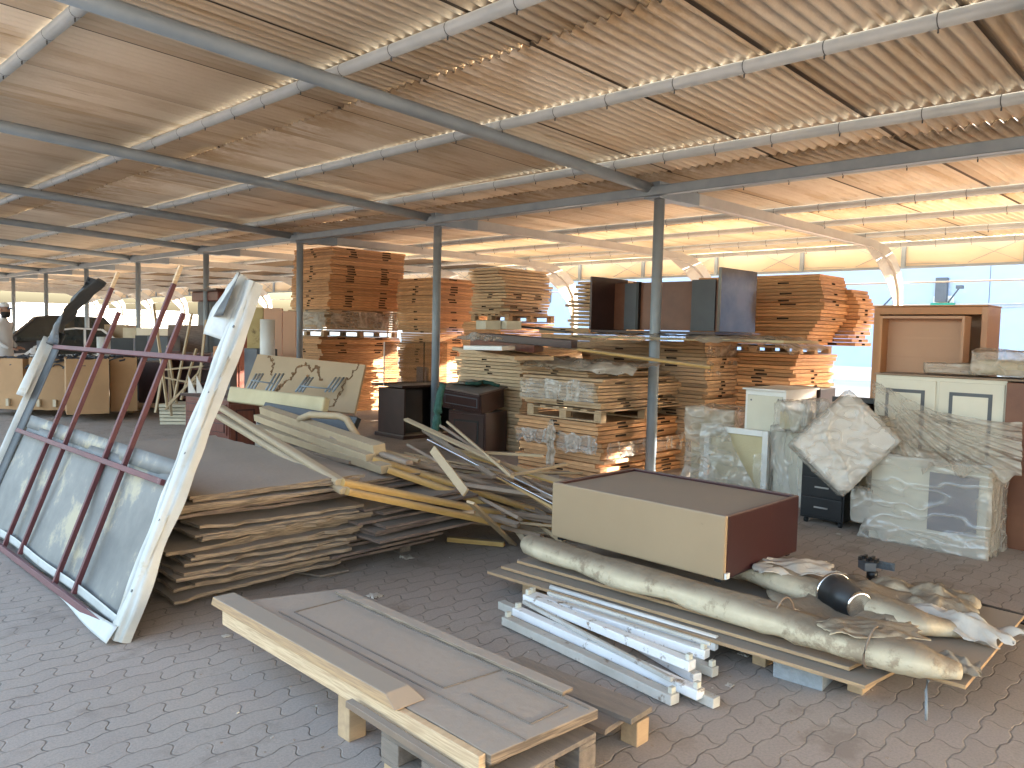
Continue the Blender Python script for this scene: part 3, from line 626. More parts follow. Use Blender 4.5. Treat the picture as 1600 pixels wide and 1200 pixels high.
# S7
stack(9.0, 4.2, 1.15, 1.5, 0, 1.42, 'orange door in the lower half of the right-hand stack, left of the peach bookcase', 'doors in the lower half of the right-hand stack', jit=.03, longx=False)
pallet(9.0, 4.15, .9, 1.2, 1.425, 'small pallet halfway up the right-hand door stack', h=.1)
stack(9.0, 3.98, .72, 1.6, 1.53, 2.37, 'orange-brown door in the upper half of the right-hand stack, beside the shiny panel', 'doors in the upper half of the right-hand stack', longx=False, jit=.015, pitch=.041, th=.036, drift=lambda t: (-.04+.12*t, .12-.2*math.sin(2.6*t)))
stack(9.75, 4.0, .5, 1.2, 1.53, 2.22, 'sunlit door in the small stack leaning out behind the right-hand stack', 'doors behind the right-hand stack', longx=False, jit=.02, drift=lambda t: (.03*math.sin(5*t), -.18+.05*math.sin(7*t)))
# S8
stack(8.9, 7.2, 1.3, 1.0, 0, 1.7, 'brown board in the middle stack hidden behind the front stacks', 'boards in the hidden middle stack', mk='door_dusty', jit=.03, pitch=.1, th=.085)
stack(9.3, 7.15, 1.1, .85, 1.72, 2.42, 'pale bowed board in the ragged stack left of the shiny dark desk', 'ragged boards left of the dark desk', mk='door_pale', jit=.07, rj=.03, pitch=.058, drift=lambda t: (.15*t, .0))

# ------------------------------------------------------------------ leaning sign frame (front left)
BR = V((1.42, 4.14, 0)); eu = V((0, 1, 0)); ev = V((.74, 0, 1.85)).normalized(); en = V((-ev.z, 0, ev.x))
def fp(u, v, n=0): return BR+eu*u+ev*v+en*n
fr = thing('sign_frame', 'large buckled white and red steel sign frame leaning at left over the paving', 'frame', BR)
def fbar(name, a, b, w, h, mk, seg=1, par=fr):
    m = MB(); P = [fp(*a).lerp(fp(*b), i/seg) for i in range(seg+1)]
    for i in range(seg): m.beam(P[i], P[i+1], w, h, up=en)
    return m.build(name, M[mk], par, bevel=.003)
for u, v0, v1, tip in ((2.2, .0, 2.0, 1), (1.84, .04, 1.80, 0), (1.06, .01, 2.0, 1), (.73, .05, 1.79, 0)):
    t_ = fbar('red_tube', (u, v0, .03), (u+.03, v1, .03), .029, .029, 'redpaint')
    if tip: fbar('wooden_plug', (u+.03, v1, .03), (u+.035, v1+.13, .03), .026, .026, 'door_pale', par=t_)
for v, u1 in ((.80, 2.93), (1.50, 2.9)):
    fbar('cross_rail', (.1, v, .055), (u1, v-.01, .055), .032, .026, 'redpaint')
fbar('bottom_rail', (.08, .03, .05), (3.1, .0, .05), .034, .034, 'redpaint')
# stained sheet behind the tubes
def sh(a, b):
    u = .08+a*2.95; v = .03+b*.83
    return fp(u, v, -.005+.018*noise.noise(V((u*2.2, v*2.2, 1)))+.012*math.sin(u*5+v*2))
MB().grid(sh, 36, 14, th=.004).build('stained_sheet', M['sheet'], fr)
MB().grid(lambda a, b: fp(.1+a*2.85, .83+b*.10, .0+.01*noise.noise(V((a*9, b*2, 4)))), 30, 2, th=.004).build('sheet_lip', M['sheet'], fr)
# right white channel: rolled edge, folded flange
def channel(u0, s, vmax, mk, nm, w=.115, crumple=.012, n=40, dark=False):
    prof = [(-.02, -.03), (-.035, .02), (-.01, .055), (.02, .06), (.035, .045), (.05, .062), (.085, .058), (.10, .03), (w, .035), (w+.004, -.02)]
    def f(a, b):
        v = a*vmax; i = b*(len(prof)-1); k = min(int(i), len(prof)-2); q = i-k
        x = prof[k][0]*(1-q)+prof[k+1][0]*q; z = prof[k][1]*(1-q)+prof[k+1][1]*q
        x += crumple*(noise.noise(V((v*3, b*4, u0)))) + (.012*math.sin(v*9)*b if b > .8 else 0)
        taper = 1 if a < .82 else 1-(a-.82)*1.6
        return fp(u0+s*(x*taper-.03), v, z+crumple*noise.noise(V((v*5, b*6, 9))))
    return MB().grid(f, n, 27, th=0).build(nm, M[mk], fr)
ch = channel(.02, -1, 1.98, 'frame', 'edge_channel', w=.105)
def tornflap(a, b):
    v = 1.62+a*.38; u = .05+b*(.20+.1*math.sin(a*3))*(1-a*.8)
    return fp(u, v+b*.02, .05+.05*math.sin(b*2.5)+.012*noise.noise(V((a*6, b*6, 2))))
MB().grid(tornflap, 14, 10, th=.003).build('peeled_skin', M['frame'], fr)
MB().grid(lambda a, b: fp(.01+b*.17*(1-.8*a), 1.74+a*.26, .118-.02*b), 6, 4, th=.002).build('torn_dark_tip', M['darkfilm'], fr)
for v in (.25, .62, .98, 1.32, 1.7): MB().lathe(fp(-.03, v, .055), [(.008, 0), (.008, .006)], n=8, ax=en).build('rivet', M['bolt'], ch)
# bottom trims
MB().grid(lambda a, b: fp(a*2.45, .045+.006*math.sin(a*9)+b*.05+.012*math.sin(a*3.1), .018+.012*b+.004*math.sin(a*13)), 30, 5, th=.002).build('bottom_trim', M['frame'], fr)
MB().grid(lambda a, b: V((1.385-.055*b*(1-a)**.7-.008*math.sin(a*7)*b, 4.10+a*1.2, .006+.085*(1-b)*(1-a*.9)+.012*b)), 16, 6, th=.002).build('bent_kick_strip', M['frame'], fr)
# left side: dark channel inside, white outside, crumpled above
MB().grid(lambda a, b: fp(3.02+.05*b+.02*math.sin(a*4), a*1.55, .02+.06*math.sin(b*3)), 30, 6, th=.002).build('edge_channel', M['frame'], fr)
MB().grid(lambda a, b: fp(2.93+.09*b+.015*math.sin(a*5), .0+a*1.62, .01+.03*b), 24, 3, th=.002).build('dark_inner_strip', M['darkfilm'], fr)
def crum(a, b):
    v = 1.50+a*.58; u = 2.86+(.14+.10*math.sin(a*3.1))*b-.55*a*a*.6+ (.10 if b > .5 else 0)*math.sin(a*3.14)
    return fp(u, v, .05+.07*math.sin(b*4+a*3)+.03*noise.noise(V((a*5, b*5, 7))))
MB().grid(crum, 20, 8, th=.003).build('crumpled_strip', M['darkfilm'], fr)
MB().grid(lambda a, b: fp(2.97+.10*b*(1-a), 1.05+a*.5, .09+.05*math.sin(b*3)), 12, 5, th=.002).build('white_flap', M['frame'], fr)

# ------------------------------------------------------------------ plywood stacks
def sheet_(x, y, lx, ly, z, rot, mk, name, th=.016, bend=.01, rag=.01, seed=0, corner=0):
    rnd = random.Random(seed); nx, ny = 16, 22
    if rag < .004: nx, ny = 6, 8
    c, s_ = math.cos(rot), math.sin(rot); p1, p2 = rnd.uniform(0, 6), rnd.uniform(0, 6)
    def f(a, b):
        X = a*lx; Y = b*ly
        e = rag*noise.noise(V((X*9+seed, Y*9, seed*1.7)))*2+rag*.8*noise.noise(V((X*31, Y*31+seed, seed)))*2
        if a == 0: X -= e
        if a == 1: X += e
        if b == 0: Y -= e
        if b == 1: Y += e
        zz = z+th+bend*(math.sin(a*2.6+p1)*.5+math.sin(b*3+p2)*.5)+bend*.5*noise.noise(V((a*3, b*3, seed)))
        zz += corner*max(0, (1-a*2.2))*max(0, 1-b*2.5)
        return V((x+X*c-Y*s_, y+X*s_+Y*c, zz))
    return MB().grid(f, nx, ny, th=-th, smooth=False).build(name, M[mk])
rnd = random.Random(3); z = .055; n = 24
for i in range(n):
    t_ = i/(n-1); top = i >= n-4
    x0 = 1.80+rnd.uniform(-.05, .05)+.05*math.sin(i*.9)+(.12 if i in (13, 14) else 0); y0 = 4.36+rnd.uniform(-.06, .05)-.06*t_+(.14 if i in (18, 19) else 0)+(.14 if i in (17,) else 0)
    lab = 'warped delaminated plywood sheet in the tall grey pile behind the leaning frame'
    if i == n-1: lab = 'uppermost grey dusty plywood sheet on the pile behind the leaning frame'
    if i == 0: lab = 'lowest plywood sheet of the pile behind the leaning frame, just off the paving'
    o = sheet_(x0, y0, 1.10+rnd.uniform(-.05, .05), 2.35+rnd.uniform(-.1, .05), z, rnd.uniform(-.02, .02)-.02, 'lam' if i in (17, 18) else 'ply', 'plywood_sheet', th=.019 if i not in (8, 15) else .012, bend=.014, rag=.015, seed=i, corner=-.02 if rnd.random() < .4 else .01)
    tag(o, lab, 'plywood sheet', 'plywood sheets in the tall grey pile'); z += .0232+(.03 if i in (16,) else 0)
a = MB(); a.bx((1.95, 4.5, 0), (2.05, 6.6, .05)); tag(a.build('timber_bearer', M['oldwood']), 'timber bearer under the left side of the tall plywood pile', 'bearer')
a = MB(); a.bx((2.6, 4.6, 0), (2.7, 6.6, .05)); tag(a.build('timber_bearer', M['oldwood']), 'timber bearer under the right side of the tall plywood pile', 'bearer')
rnd = random.Random(5); z = .06
lay = [(2.66, 4.36, 1.0), (2.70, 4.40, .98), (2.78, 4.30, .95), (2.74, 4.38, 1.0), (2.72, 4.42, 1.0), (2.95, 4.10, 1.0), (3.0, 4.14, 1.0), (2.98, 4.10, 1.02), (3.02, 4.13, .98), (2.86, 4.22, 1.0), (2.90, 4.26, .98), (3.02, 4.16, .9), (2.96, 4.2, .95)]
for i, (x0, y0, w) in enumerate(lay):
    lab = 'brown laminated board in the lower pile right of the tall plywood pile'
    if i == len(lay)-1: lab = 'top brown board of the low pile, under the ends of the two yellow mouldings'
    o = sheet_(x0+rnd.uniform(-.03, .03), y0+rnd.uniform(-.03, .03), w, 1.9, z, rnd.uniform(-.05, .03)+(.06 if i > 4 else 0), 'lam', 'laminated_board', th=.017, bend=.003, rag=.002, seed=40+i)
    tag(o, lab, 'board', 'brown boards in the low pile'); z += .026+(.03 if i in (4,) else 0)
for i, (dx, dy) in enumerate(((3.0, 4.55), (3.03, 4.62), (3.0, 4.6))):
    o = sheet_(dx, dy, .82, 1.7, .45+i*.024, .04, 'lam' if i < 2 else 'ply', 'laminated_board', th=.016, bend=.003, rag=.002, seed=60+i)
    tag(o, 'thin white-edged board on the upper step of the low brown pile', 'board', 'white-edged boards on the low pile')
o = MB().slab(at(455, 895, .012), at(500, 902, .012), at(545, 893, .012), at(470, 858, .012), .012)
tag(o.build('wood_offcut', M['oldwood']), 'grey offcut lying flat on the paving under the low brown pile', 'offcut')
a = MB(); a.bx((2.75, 4.5, 0), (2.84, 6.1, .055)); tag(a.build('timber_bearer', M['oldwood']), 'timber bearer under the left of the low brown pile', 'bearer')
a = MB(); a.bx((3.45, 4.5, 0), (3.54, 6.1, .055)); tag(a.build('timber_bearer', M['oldwood']), 'timber bearer under the right of the low brown pile', 'bearer')
a = MB(); a.path([aY(475, 883, 4.2), aY(520, 905, 4.0)], .02); 
# ground pieces left edge: strips lying at far left behind the frame
for i in range(7):
    p = at(-60, 690+i*17, .03+.012*(i % 3)); q = at(60+6*i, 735+i*14, .03+.012*(i % 3))
    tag(MB().beam(p, q, .05, .022).build('floor_batten', M[('beige', 'brown', 'door_dusty')[i % 3]]), 'dusty batten lying on the ground behind the left edge of the leaning frame', 'batten', 'battens behind the left edge of the frame')

# ------------------------------------------------------------------ mouldings and scrap timber
MP = [(-.03, -.018), (.03, -.018), (.03, .006), (.012, .006), (.008, .018), (-.022, .018), (-.03, .008)]
MPr = [(-.035, -.02), (.035, -.02), (.04, 0), (.035, .012), (.02, .02), (-.02, .02), (-.035, .012), (-.04, 0)]
def stick(p, q, lab, w=.05, h=.022, mk='brown', name='wood_strip', cat='strip', grp=None, prof=None, sc=1, roll=0, bev=.002):
    m = MB()
    if prof: m.prof(p, q, [(a*sc, b*sc) for a, b in prof], roll=roll)
    else: m.beam(p, q, w, h, roll=roll)
    return tag(m.build(name, M[mk], bevel=bev), lab, cat, grp)
K1 = aD(533, 753, 4.95); K2 = aD(540, 767, 4.9)
stick(aD(345, 636, 7.2), K1, 'upper dusty grey door-frame moulding rising to the left from the corner joint', mk='beige', prof=MPr, name='door_frame_moulding', cat='moulding')
stick(aD(343, 650, 7.1), K2, 'lower dusty grey door-frame moulding rising to the left from the corner joint', mk='beige', prof=MPr, name='door_frame_moulding', cat='moulding')
e1 = at(862, 818, .12); e2 = at(850, 832, .07)
stick(K1, e1, 'upper yellow moulding running right from the corner joint over the low pile', mk='yel', prof=MPr, sc=1.15, name='door_frame_moulding', cat='moulding')
stick(K2, e2, 'lower yellow moulding running right from the corner joint over the low pile', mk='yel', prof=MPr, sc=1.15, name='door_frame_moulding', cat='moulding')
D0, D1 = 8.3, 6.0
stick(aD(413, 640, D0), aD(593, 702, D1), 'thick beige timber with a square end, highest of the long bundle', w=.10, h=.075, mk='beige', name='timber_post', cat='timber', roll=.15)
stick(aD(403, 652, D0), aD(580, 716, D1-.05), 'beige timber second from top in the long bundle', w=.085, h=.065, mk='beige', name='timber_post', cat='timber', roll=.1)
stick(aD(402, 668, D0-.1), aD(604, 733, D1-.25), 'greyish beige timber third in the long bundle, overhanging the low pile', w=.09, h=.06, mk='beige', name='timber_post', cat='timber', roll=.1)
stick(aD(520, 683, 6.7), aD(640, 723, 5.7), 'dusty round-edged rail ending mid-way along the bundle', prof=MPr, sc=.8, mk='brown', name='wood_rail', cat='rail')
stick(aD(583, 716, 5.95), at(893, 815, .14), 'long yellow moulding emerging from the beige bundle towards the big cabinet', mk='yel', prof=MPr, sc=1.05, name='door_frame_moulding', cat='moulding')
stick(aD(606, 733, 5.75), at(890, 832, .09), 'long orange-yellow moulding just below the other, towards the big cabinet', mk='yel', prof=MPr, sc=1.15, name='door_frame_moulding', cat='moulding')
stick(aD(570, 698, 6.3), at(900, 798, .2), 'long brown rail above the yellow mouldings, running to the big cabinet', mk='brown', prof=MPr, sc=1.0, name='wood_rail', cat='rail')
stick(aD(420, 690, 7.9), aD(560, 722, 6.2), 'dark dusty plank under the beige bundle', w=.16, h=.03, mk='brown', name='wood_plank', cat='plank')
stick(aD(590, 702, 6.3), aD(655, 720, 6.2), 'short beige rail with a rounded broken end beside the bundle', prof=MPr, sc=.7, mk='beige', name='wood_rail', cat='rail')
ZS = [((634, 655), 7.2, (778, 722), 5.9, 'beige', .045, 'beige slat rising to the upper left beside the dark open desk'),
      ((662, 672), 7.0, (772, 745), 5.6, 'brown', .04, 'dusty slat just below the highest beige slat'),
      ((690, 666), 7.0, (880, 790), 5.4, 'brown', .05, 'long slat starting at the green strapped cabinet'),
      ((700, 660), 7.2, (800, 745), 5.5, 'beige', .035, 'narrow light slat leaning on the green strapped cabinet'),
      ((700, 700), 6.8, (895, 760), 5.6, 'yel', .05, 'yellow slat running level towards the big cabinet'),
      ((637, 695), 6.6, (700, 730), 5.9, 'brown', .02, 'thin crooked stick in the middle of the scrap pile'),
      ((800, 742), 5.7, (885, 725), 6.1, 'beige', .035, 'slat slanting up right with torn plastic on its tip'),
      ((740, 720), 6.4, (900, 778), 5.5, 'brown', .06, 'wide dusty slat behind the bright metal strip'),
      ((760, 735), 6.0, (897, 812), 5.3, 'yel', .045, 'orange-brown slat under the bright metal strip'),
      ((715, 705), 6.6, (850, 712), 6.4, 'beige', .03, 'short slat lying level in front of the pale door stack')]
for a_, d0, b_, d1, mk, w, lab in ZS:
    stick(aD(*a_, d0), aD(*b_, d1), lab, w=w, h=.02, mk=mk, roll=random.uniform(-.5, .5))
stick(aD(676, 702, 5.65), aD(728, 770, 5.3), 'stubby beige board with rounded top standing across the scrap pile', w=.06, h=.018, mk='beige', name='cross_board', cat='board', roll=1.2)
stick(aD(735, 785, 5.0), at(802, 850, .02), 'short light board end sticking out on the paving by the rolled carpet', w=.055, h=.018, mk='beige', name='cross_board', cat='board', roll=.2)
stick(aD(668, 687, 6.2), aD(900, 806, 5.3), 'shiny metal strip lying diagonally over the scrap timber', w=.016, h=.012, mk='chrome', name='metal_strip', cat='metal strip')
stick(aD(800, 745, 5.7), aD(900, 793, 5.35), 'second thin dull metal strip beside the shiny one', w=.012, h=.008, mk='alu', name='metal_strip', cat='metal strip')
stick(at(868, 814, .22), at(900, 815, .22), 'short bright metal end beside the corner of the big cabinet', w=.014, h=.01, mk='chrome', name='metal_strip', cat='metal strip')
stick(at(700, 842, .03), at(788, 850, .03), 'yellow offcut lying on the paving at the foot of the scrap pile', w=.05, h=.035, mk='yel', name='floor_batten', cat='batten')
rnd = random.Random(11)
for i in range(84):
    px = rnd.uniform(640, 880); py = 742+rnd.uniform(-30, 60)+(px-640)*.14; zc = .50*(1-abs(py-755)/120)+.03
    c = at(px, min(py, 835), max(.04, zc*rnd.uniform(.2, .9))); an = rnd.gauss(-1.25, .45); L_ = rnd.uniform(.5, 1.5)
    d = V((math.cos(an), math.sin(an), rnd.uniform(-.12, .05)))*L_/2
    p, q = c-d, c+d
    for e in (p, q): e.z = max(.02, e.z)
    stick(p, q, 'dusty scrap strip tangled in the timber heap between the low pile and the big cabinet', w=rnd.uniform(.025, .07), h=rnd.uniform(.012, .03), mk=rnd.choice(('brown', 'brown', 'brown', 'door_dusty', 'beige')), grp='scrap strips tangled in the timber heap', roll=rnd.uniform(-.7, .7))

# ------------------------------------------------------------------ foreground door leaves on low pallets
A = at(342, 945, .29); B = at(530, 920, .29); C_ = at(935, 1108, .29); Dd = at(830, 1178, .29)
t = thing('panelled_board', 'long dusty grooved door panel lying across two pallets in the foreground', 'door panel', (1.9, 2.4, .25))
m = MB().slab(A+V((.03, 0, -.035)), V((A.x+.02, 1.70, .255)), V((C_.x, C_.y, .255)), V((B.x, B.y, .255)), .035)
m.build('panel', M['ply'], t, bevel=.003)
x0, x1, yb, yf = A.x+.16, B.x-.07, B.y-.1, C_.y+.02
def groove(x0, y0, x1, y1, w=.006):
    m = MB(); m.beam((x0, y0, .2925), (x1, y1, .2925), w, .004); return m
for (a0, b0, a1, b1) in ((x0, yb, x0, yf), (x0+.05, yb-.05, x0+.05, 2.15), (x0+.05, 2.15, x1, 2.12), (x1, yb, x1, yf), (x0+.05, yb-.05, x1, yb-.05), (x0+.09, 2.05, x0+.09, 1.75), (x0+.09, 1.75, x1-.04, 1.75), (x1-.04, 1.75, x1-.04, 2.05)):
    groove(a0, b0, a1, b1).build('bead', M['oldwood'], t)
MB().bx((B.x-.062, C_.y+.15, .2915), (B.x-.005, B.y-.06, .306)).build('edge_strip', M['ply'], t, bevel=.002)
m = MB().bx((A.x-.012, 1.72, .215), (A.x+.018, A.y-.06, .288)); m.build('edge_lipping', M['door_pale'], t, bevel=.003)
a = MB(); P0 = A+V((-.01, .02, .0)); P1 = at(610, 1098, .33); P1.x = P0.x
hx = [(P0.x-.02, P1.y, .292), (P0.x+.115, P1.y-.0, .292), (P0.x+.115, P0.y, .292), (P0.x-.02, P0.y, .292), (P0.x-.02, P1.y+.06, .335), (P0.x+.085, P1.y+.06, .335), (P0.x+.085, P0.y-.02, .335), (P0.x-.02, P0.y-.02, .335)]
a.hexa(hx); tag(a.build('bevelled_batten', M['mdf'], bevel=.004), 'thick batten lying along the left edge of the foreground door panel', 'batten')
pallet(1.62, 1.66, .52, .55, .08, 'grey weathered pallet under the right end of the foreground door panel', h=.13, mk='oldwood', n=4)
for i, (px, py, zz) in enumerate(((548, 1150, .2), (990, 1158, .11), (622, 1205, .2), (880, 1205, .2))):
    c = at(px, py, 0); a = MB().bx(c+V((-.035, -.04, 0)), c+V((.045, .04, .245 if i != 1 else .1)))
    tag(a.build('wooden_block', M['pallet'], bevel=.004), ('upright wooden block under the left side of the foreground panel', 'wooden block under the right corner of the grey pallet', 'wooden block at the lower frame edge under the foreground panel, left one', 'wooden block at the lower frame edge under the foreground panel, right one')[i], 'block')
stick(at(795, 1035, .14), at(1003, 1118, .14), 'long weathered plank sticking out to the right from under the foreground panel', w=.15, h=.022, mk='oldwood', name='wood_plank', cat='plank')
stick(at(770, 1060, .12), at(960, 1135, .12), 'second weathered plank beside the one sticking out under the foreground panel', w=.13, h=.022, mk='oldwood', name='wood_plank', cat='plank')
stick(at(545, 1098, .24), at(720, 1210, .22), 'reddish stick slanting under the foreground panel at the bottom edge', w=.03, h=.025, mk='brown', name='wood_strip', cat='strip')

# ------------------------------------------------------------------ white lamp battens
def batten(p, q, lab, w=.055, h=.05, mk='batten', tube_=False, end=True):
    p = V(p); q = V(q); c = (p+q)/2; c.z = min(p.z, q.z)-h/2
    t = thing('lamp_batten', lab, 'lamp batten', c, 'white lamp battens in the small heap')
    d = (q-p).normalized()
    MB().beam(p, q, w, h).build('channel', M[mk], t, bevel=.004)
    s_ = d.cross(V((0, 0, 1))).normalized()
    for k in (.1, .17, .5, .8, .86):
        c_ = p.lerp(q, k); MB().lathe(c_-s_*(w/2+.0005), [(.006, 0), (.006, .002)], n=8, ax=-s_).build('knockout', M['bolt'], t)
    if end:
        for e, sg in ((p, 1), (q, -1)): MB().box(e+d*.02*sg+V((0, 0, h/2+.014)), (.022, .03, .028), rot=(0, 0, math.atan2(d.y, d.x))).build('lamp_holder', M['cream'], t, bevel=.003)
    if tube_: MB().tube(p+V((0, 0, h/2+.02)), q+V((0, 0, h/2+.02)), .014).build('tube', M['white'], t)
    return t
BL = [((790, 968), (1055, 1093), .035, 'lamp batten nearest the camera, with punched holes along its dirty side', 'batten_d', 0, 1, .06),
      ((806, 954), (1095, 1085), .06, 'clean white lamp batten second from the front of the heap', 'batten', 0, 1, .055),
      ((783, 944), (1120, 1098), .03, 'yellowed lamp batten whose left end pokes out furthest from the heap', 'batten_d', 0, 0, .05),
      ((818, 940), (1050, 1062), .10, 'thin grey cover strip crossing diagonally over the white battens', 'batten_d', 0, 0, .022),
      ((822, 933), (1082, 1040), .11, 'broad white batten in the middle of the heap', 'batten', 0, 1, .055),
      ((828, 930), (1105, 1022), .09, 'textured white batten behind the middle one', 'batten', 0, 1, .055),
      ((860, 928), (1120, 1010), .10, 'rearmost lamp batten with a white tube fitted', 'batten', 1, 0, .04),
      ((856, 926), (1110, 1006), .16, 'narrow cream rod on top at the rear of the heap', 'batten_d', 0, 0, .018),
      ((900, 960), (1118, 1050), .04, 'dirty short batten underneath at the right end', 'batten_d', 0, 1, .05),
      ((960, 985), (1090, 1060), .03, 'short hidden batten low in the right half of the heap', 'batten', 0, 0, .05)]
for (a_, b_, zz, lab, mk, tb, en_, w) in BL:
    batten(at(*a_, zz), at(*b_, zz*.9), lab, w=w, h=min(w, .045), mk=mk, tube_=bool(tb), end=bool(en_))

# ------------------------------------------------------------------ boards, carpets and cabinet on pallets (centre right)
P = lambda px, py, z: at(px, py, z)
big = MB().slab((3.62, .89, .165), (4.80, .93, .165), (4.86, 3.30, .165), (3.50, 3.38, .165), .018)
tag(big.build('mdf_board', M['mdf'], bevel=.002), 'large brown board under the carpets, its bare right corner reaching over the paving', 'board')
tag(MB().slab((3.42, 1.22, .115), (3.75, 1.18, .115), (3.62, 3.44, .115), (3.32, 3.46, .115), .018).build('mdf_board', M['mdf'], bevel=.002), 'narrow board under the large brown board, edge towards the camera', 'board')
tag(MB().slab((3.50, 1.32, .140), (3.68, 1.30, .140), (3.52, 3.42, .140), (3.40, 3.42, .140), .018).build('mdf_board', M['mdf'], bevel=.002), 'short strip board sandwiched under the large brown board', 'board')
for i, (px, py) in enumerate(((1335, 1083), (1185, 1040), (822, 935), (925, 965))):
    c = at(px, py, 0); c.x += .05
    tag(MB().bx(c+V((-.05, -.035, 0)), c+V((.12, .035, .108))).build('wooden_block', M['pallet'], bevel=.004), ('wooden block under the right end of the board platform', 'wooden block beside the grey concrete block', 'wooden block under the left end of the board platform', 'wooden block hidden behind the lamp battens')[i], 'block')
pallet(3.75, 1.5, 1.0, 1.8, .03, 'wooden pallet under the large brown board and carpets', h=.12)
c = at(1246, 1066, 0)
a = MB(); p0, p1 = at(1212, 1058, 0), at(1282, 1072, 0); d = V((p1.x-p0.x, p1.y-p0.y, 0)); L_ = .20; d = d.normalized(); p0 = at(1212, 1056, 0)
a.beam(p0+V((.05, 0, .058))+V((0, .01, 0)), p0+V((.07, -.22, .058)), .15, .112); tag(a.build('concrete_block', M['block'], bevel=.003), 'grey concrete block under the edge of the board platform', 'concrete block')
# carpet rolls
def roll(P_, rr, lab, mk='carpet', nz=.34, fl=.75, n=28, name='carpet_roll'):
    Q = []; RR = []
    for i in range(len(P_)-1):
        for k in range(6): f = k/6; Q.append(V(P_[i]).lerp(V(P_[i+1]), f)); RR.append(rr[i]*(1-f)+rr[i+1]*f)
    Q.append(V(P_[-1])); RR.append(rr[-1])
    return tag(MB().path(Q, RR, n=n, fl=fl, nz=nz, nsc=4).build(name, M[mk]), lab, 'carpet roll')
roll([at(828, 850, .29), at(1000, 905, .29), at(1180, 955, .29), at(1330, 1003, .28), at(1440, 1035, .26), at(1500, 1050, .24)], [.085, .095, .10, .10, .085, .04], 'long rolled cream carpet nearest the camera, tied with string and fraying at its right end')
roll([at(1130, 878, .30), at(1220, 905, .29), at(1330, 938, .27), at(1440, 975, .25), at(1500, 985, .22)], [.09, .095, .09, .08, .04], 'second rolled cream carpet behind, passing through the black chrome-rimmed cone', nz=.35)
for (px, py, r_, lb) in ((1224, 963, .107, 'brown string tied round the nearest carpet roll near the big cabinet'), (1365, 1012, .105, 'brown string tied round the nearest carpet roll close to its frayed end')):
    m = MB(); c = at(px, py, .285); k = []
    for j in range(25):
        a_ = 2*math.pi*j/24; k.append(c+V((math.cos(a_)*r_*1.06*.97, .05*math.sin(a_*2)*.1, math.sin(a_)*r_*.82)))
    m.path(k, .005, n=5, cap=False)
    tag(m.build('string_tie', M['brown']), lb, 'string', kind='thing')
def rag(c, w, d, h, lab, mk='paper', seed=0, rz=0):
    def f(a, b):
        r_ = noise.noise(V((a*4+seed, b*4, 1)))+.5*noise.noise(V((a*11+seed, b*9, 3)))
        e = 1+.25*noise.noise(V((a*5, b*5, seed+4)))
        X = (a-.5)*w*e; Y = (b-.5)*d*e
        zz = h*max(0, math.sin(a*3.14)*math.sin(b*3.14))*.6+h*.55*r_+h*.3
        return V(c)+V((X*math.cos(rz)-Y*math.sin(rz), X*math.sin(rz)+Y*math.cos(rz), max(.004, zz)))
    return tag(MB().grid(f, 28, 22, th=.002).build('torn_sheet', M[mk]), lab, 'torn sheet')
rag((4.2, 1.62, .20), .75, .75, .10, 'crumpled dusty foam underlay between the two carpet rolls', 'carpet', 1, .6)
rag(at(1490, 985, .19), .28, .50, .10, 'torn white paper fraying out of the end of the rear carpet', 'paper', 2, -.2)
rag(at(1440, 945, .19), .45, .5, .12, 'brownish crumpled paper wrapped over the rear carpet end', 'carpet', 3, .4)
rag(at(1240, 890, .33), .30, .45, .05, 'wrinkled cloth lying on the rear carpet beside the maroon side of the cabinet', 'paper', 5, .7)
rag(at(1360, 985, .33), .22, .42, .04, 'wrinkled canvas flap over the front carpet below the black cone', 'carpet', 6, .7)
rag(at(1490, 1045, .2), .16, .2, .06, 'frayed dark threads at the right end of the nearest carpet', 'cloth', 8, .3)
m = MB(); q = at(1450, 1062, .17); m.path([q, q+V((-.02, 0, -.04)), q+V((-.03, -.01, -.12)), q+V((-.03, -.01, -.163))], .006, n=6, nz=.6, nsc=60)
tag(m.build('hanging_cord', M['block']), 'frayed grey cord hanging from the board to the paving', 'cord')
# black cone with chrome rims
cn = thing('furniture_foot', 'black cone with bright metal rims lying over the rear carpet', 'furniture foot', at(1322, 935, .27))
p = at(1302, 925, .29); q = at(1350, 950, .29); ax = (q-p).normalized(); qq = p+ax*.23
MB().lathe(p, [(.105, 0), (.105, .012), (.102, .014)], n=32, ax=ax).build('chrome_rim', M['chrome'], cn)
MB().lathe(p+ax*.014, [(.100, 0), (.068, .19)], n=32, ax=ax).build('cone', M['black'], cn)
MB().lathe(p+ax*.204, [(.070, 0), (.070, .012), (.06, .014)], n=32, ax=ax).build('chrome_rim', M['chrome'], cn)
# meter-like device
dv = thing('cable_bracket', 'small black bracket with a perforated plate standing on the board edge', 'bracket', at(1362, 905, .19))
c = at(1362, 905, .19)
MB().lathe(c, [(.03, 0), (.032, .05), (.024, .052)], n=14).build('socket', M['black'], dv)
m = MB().box(c+V((-.03, .02, .085)), (.09, .07, .05), rot=(0, 0, .8)); m.build('casing', M['greyp'], dv, bevel=.004)
m = MB(); m.box(c+V((.01, -.05, .095)), (.012, .14, .045), rot=(0, 0, .1))
for i in range(7): m.box(c+V((.003, -.105+i*.018, .104)), (.004, .011, .012), m=1); m.box(c+V((.003, -.105+i*.018, .086)), (.004, .011, .012), m=1)
m.build('perforated_plate', [M['greyp'], M['bolt']], dv)
m = MB()
for i in range(5): m.box(c+V((-.035, .055-i*.022, .125+.01*(i % 2))), (.05, .015, .02))
m.build('terminals', M['black'], dv)
stick(at(1290, 905, .22), at(1425, 942, .20), 'dark steel strip lying behind the cone on the rear carpet', w=.02, h=.006, mk='black', name='metal_strip', cat='metal strip')
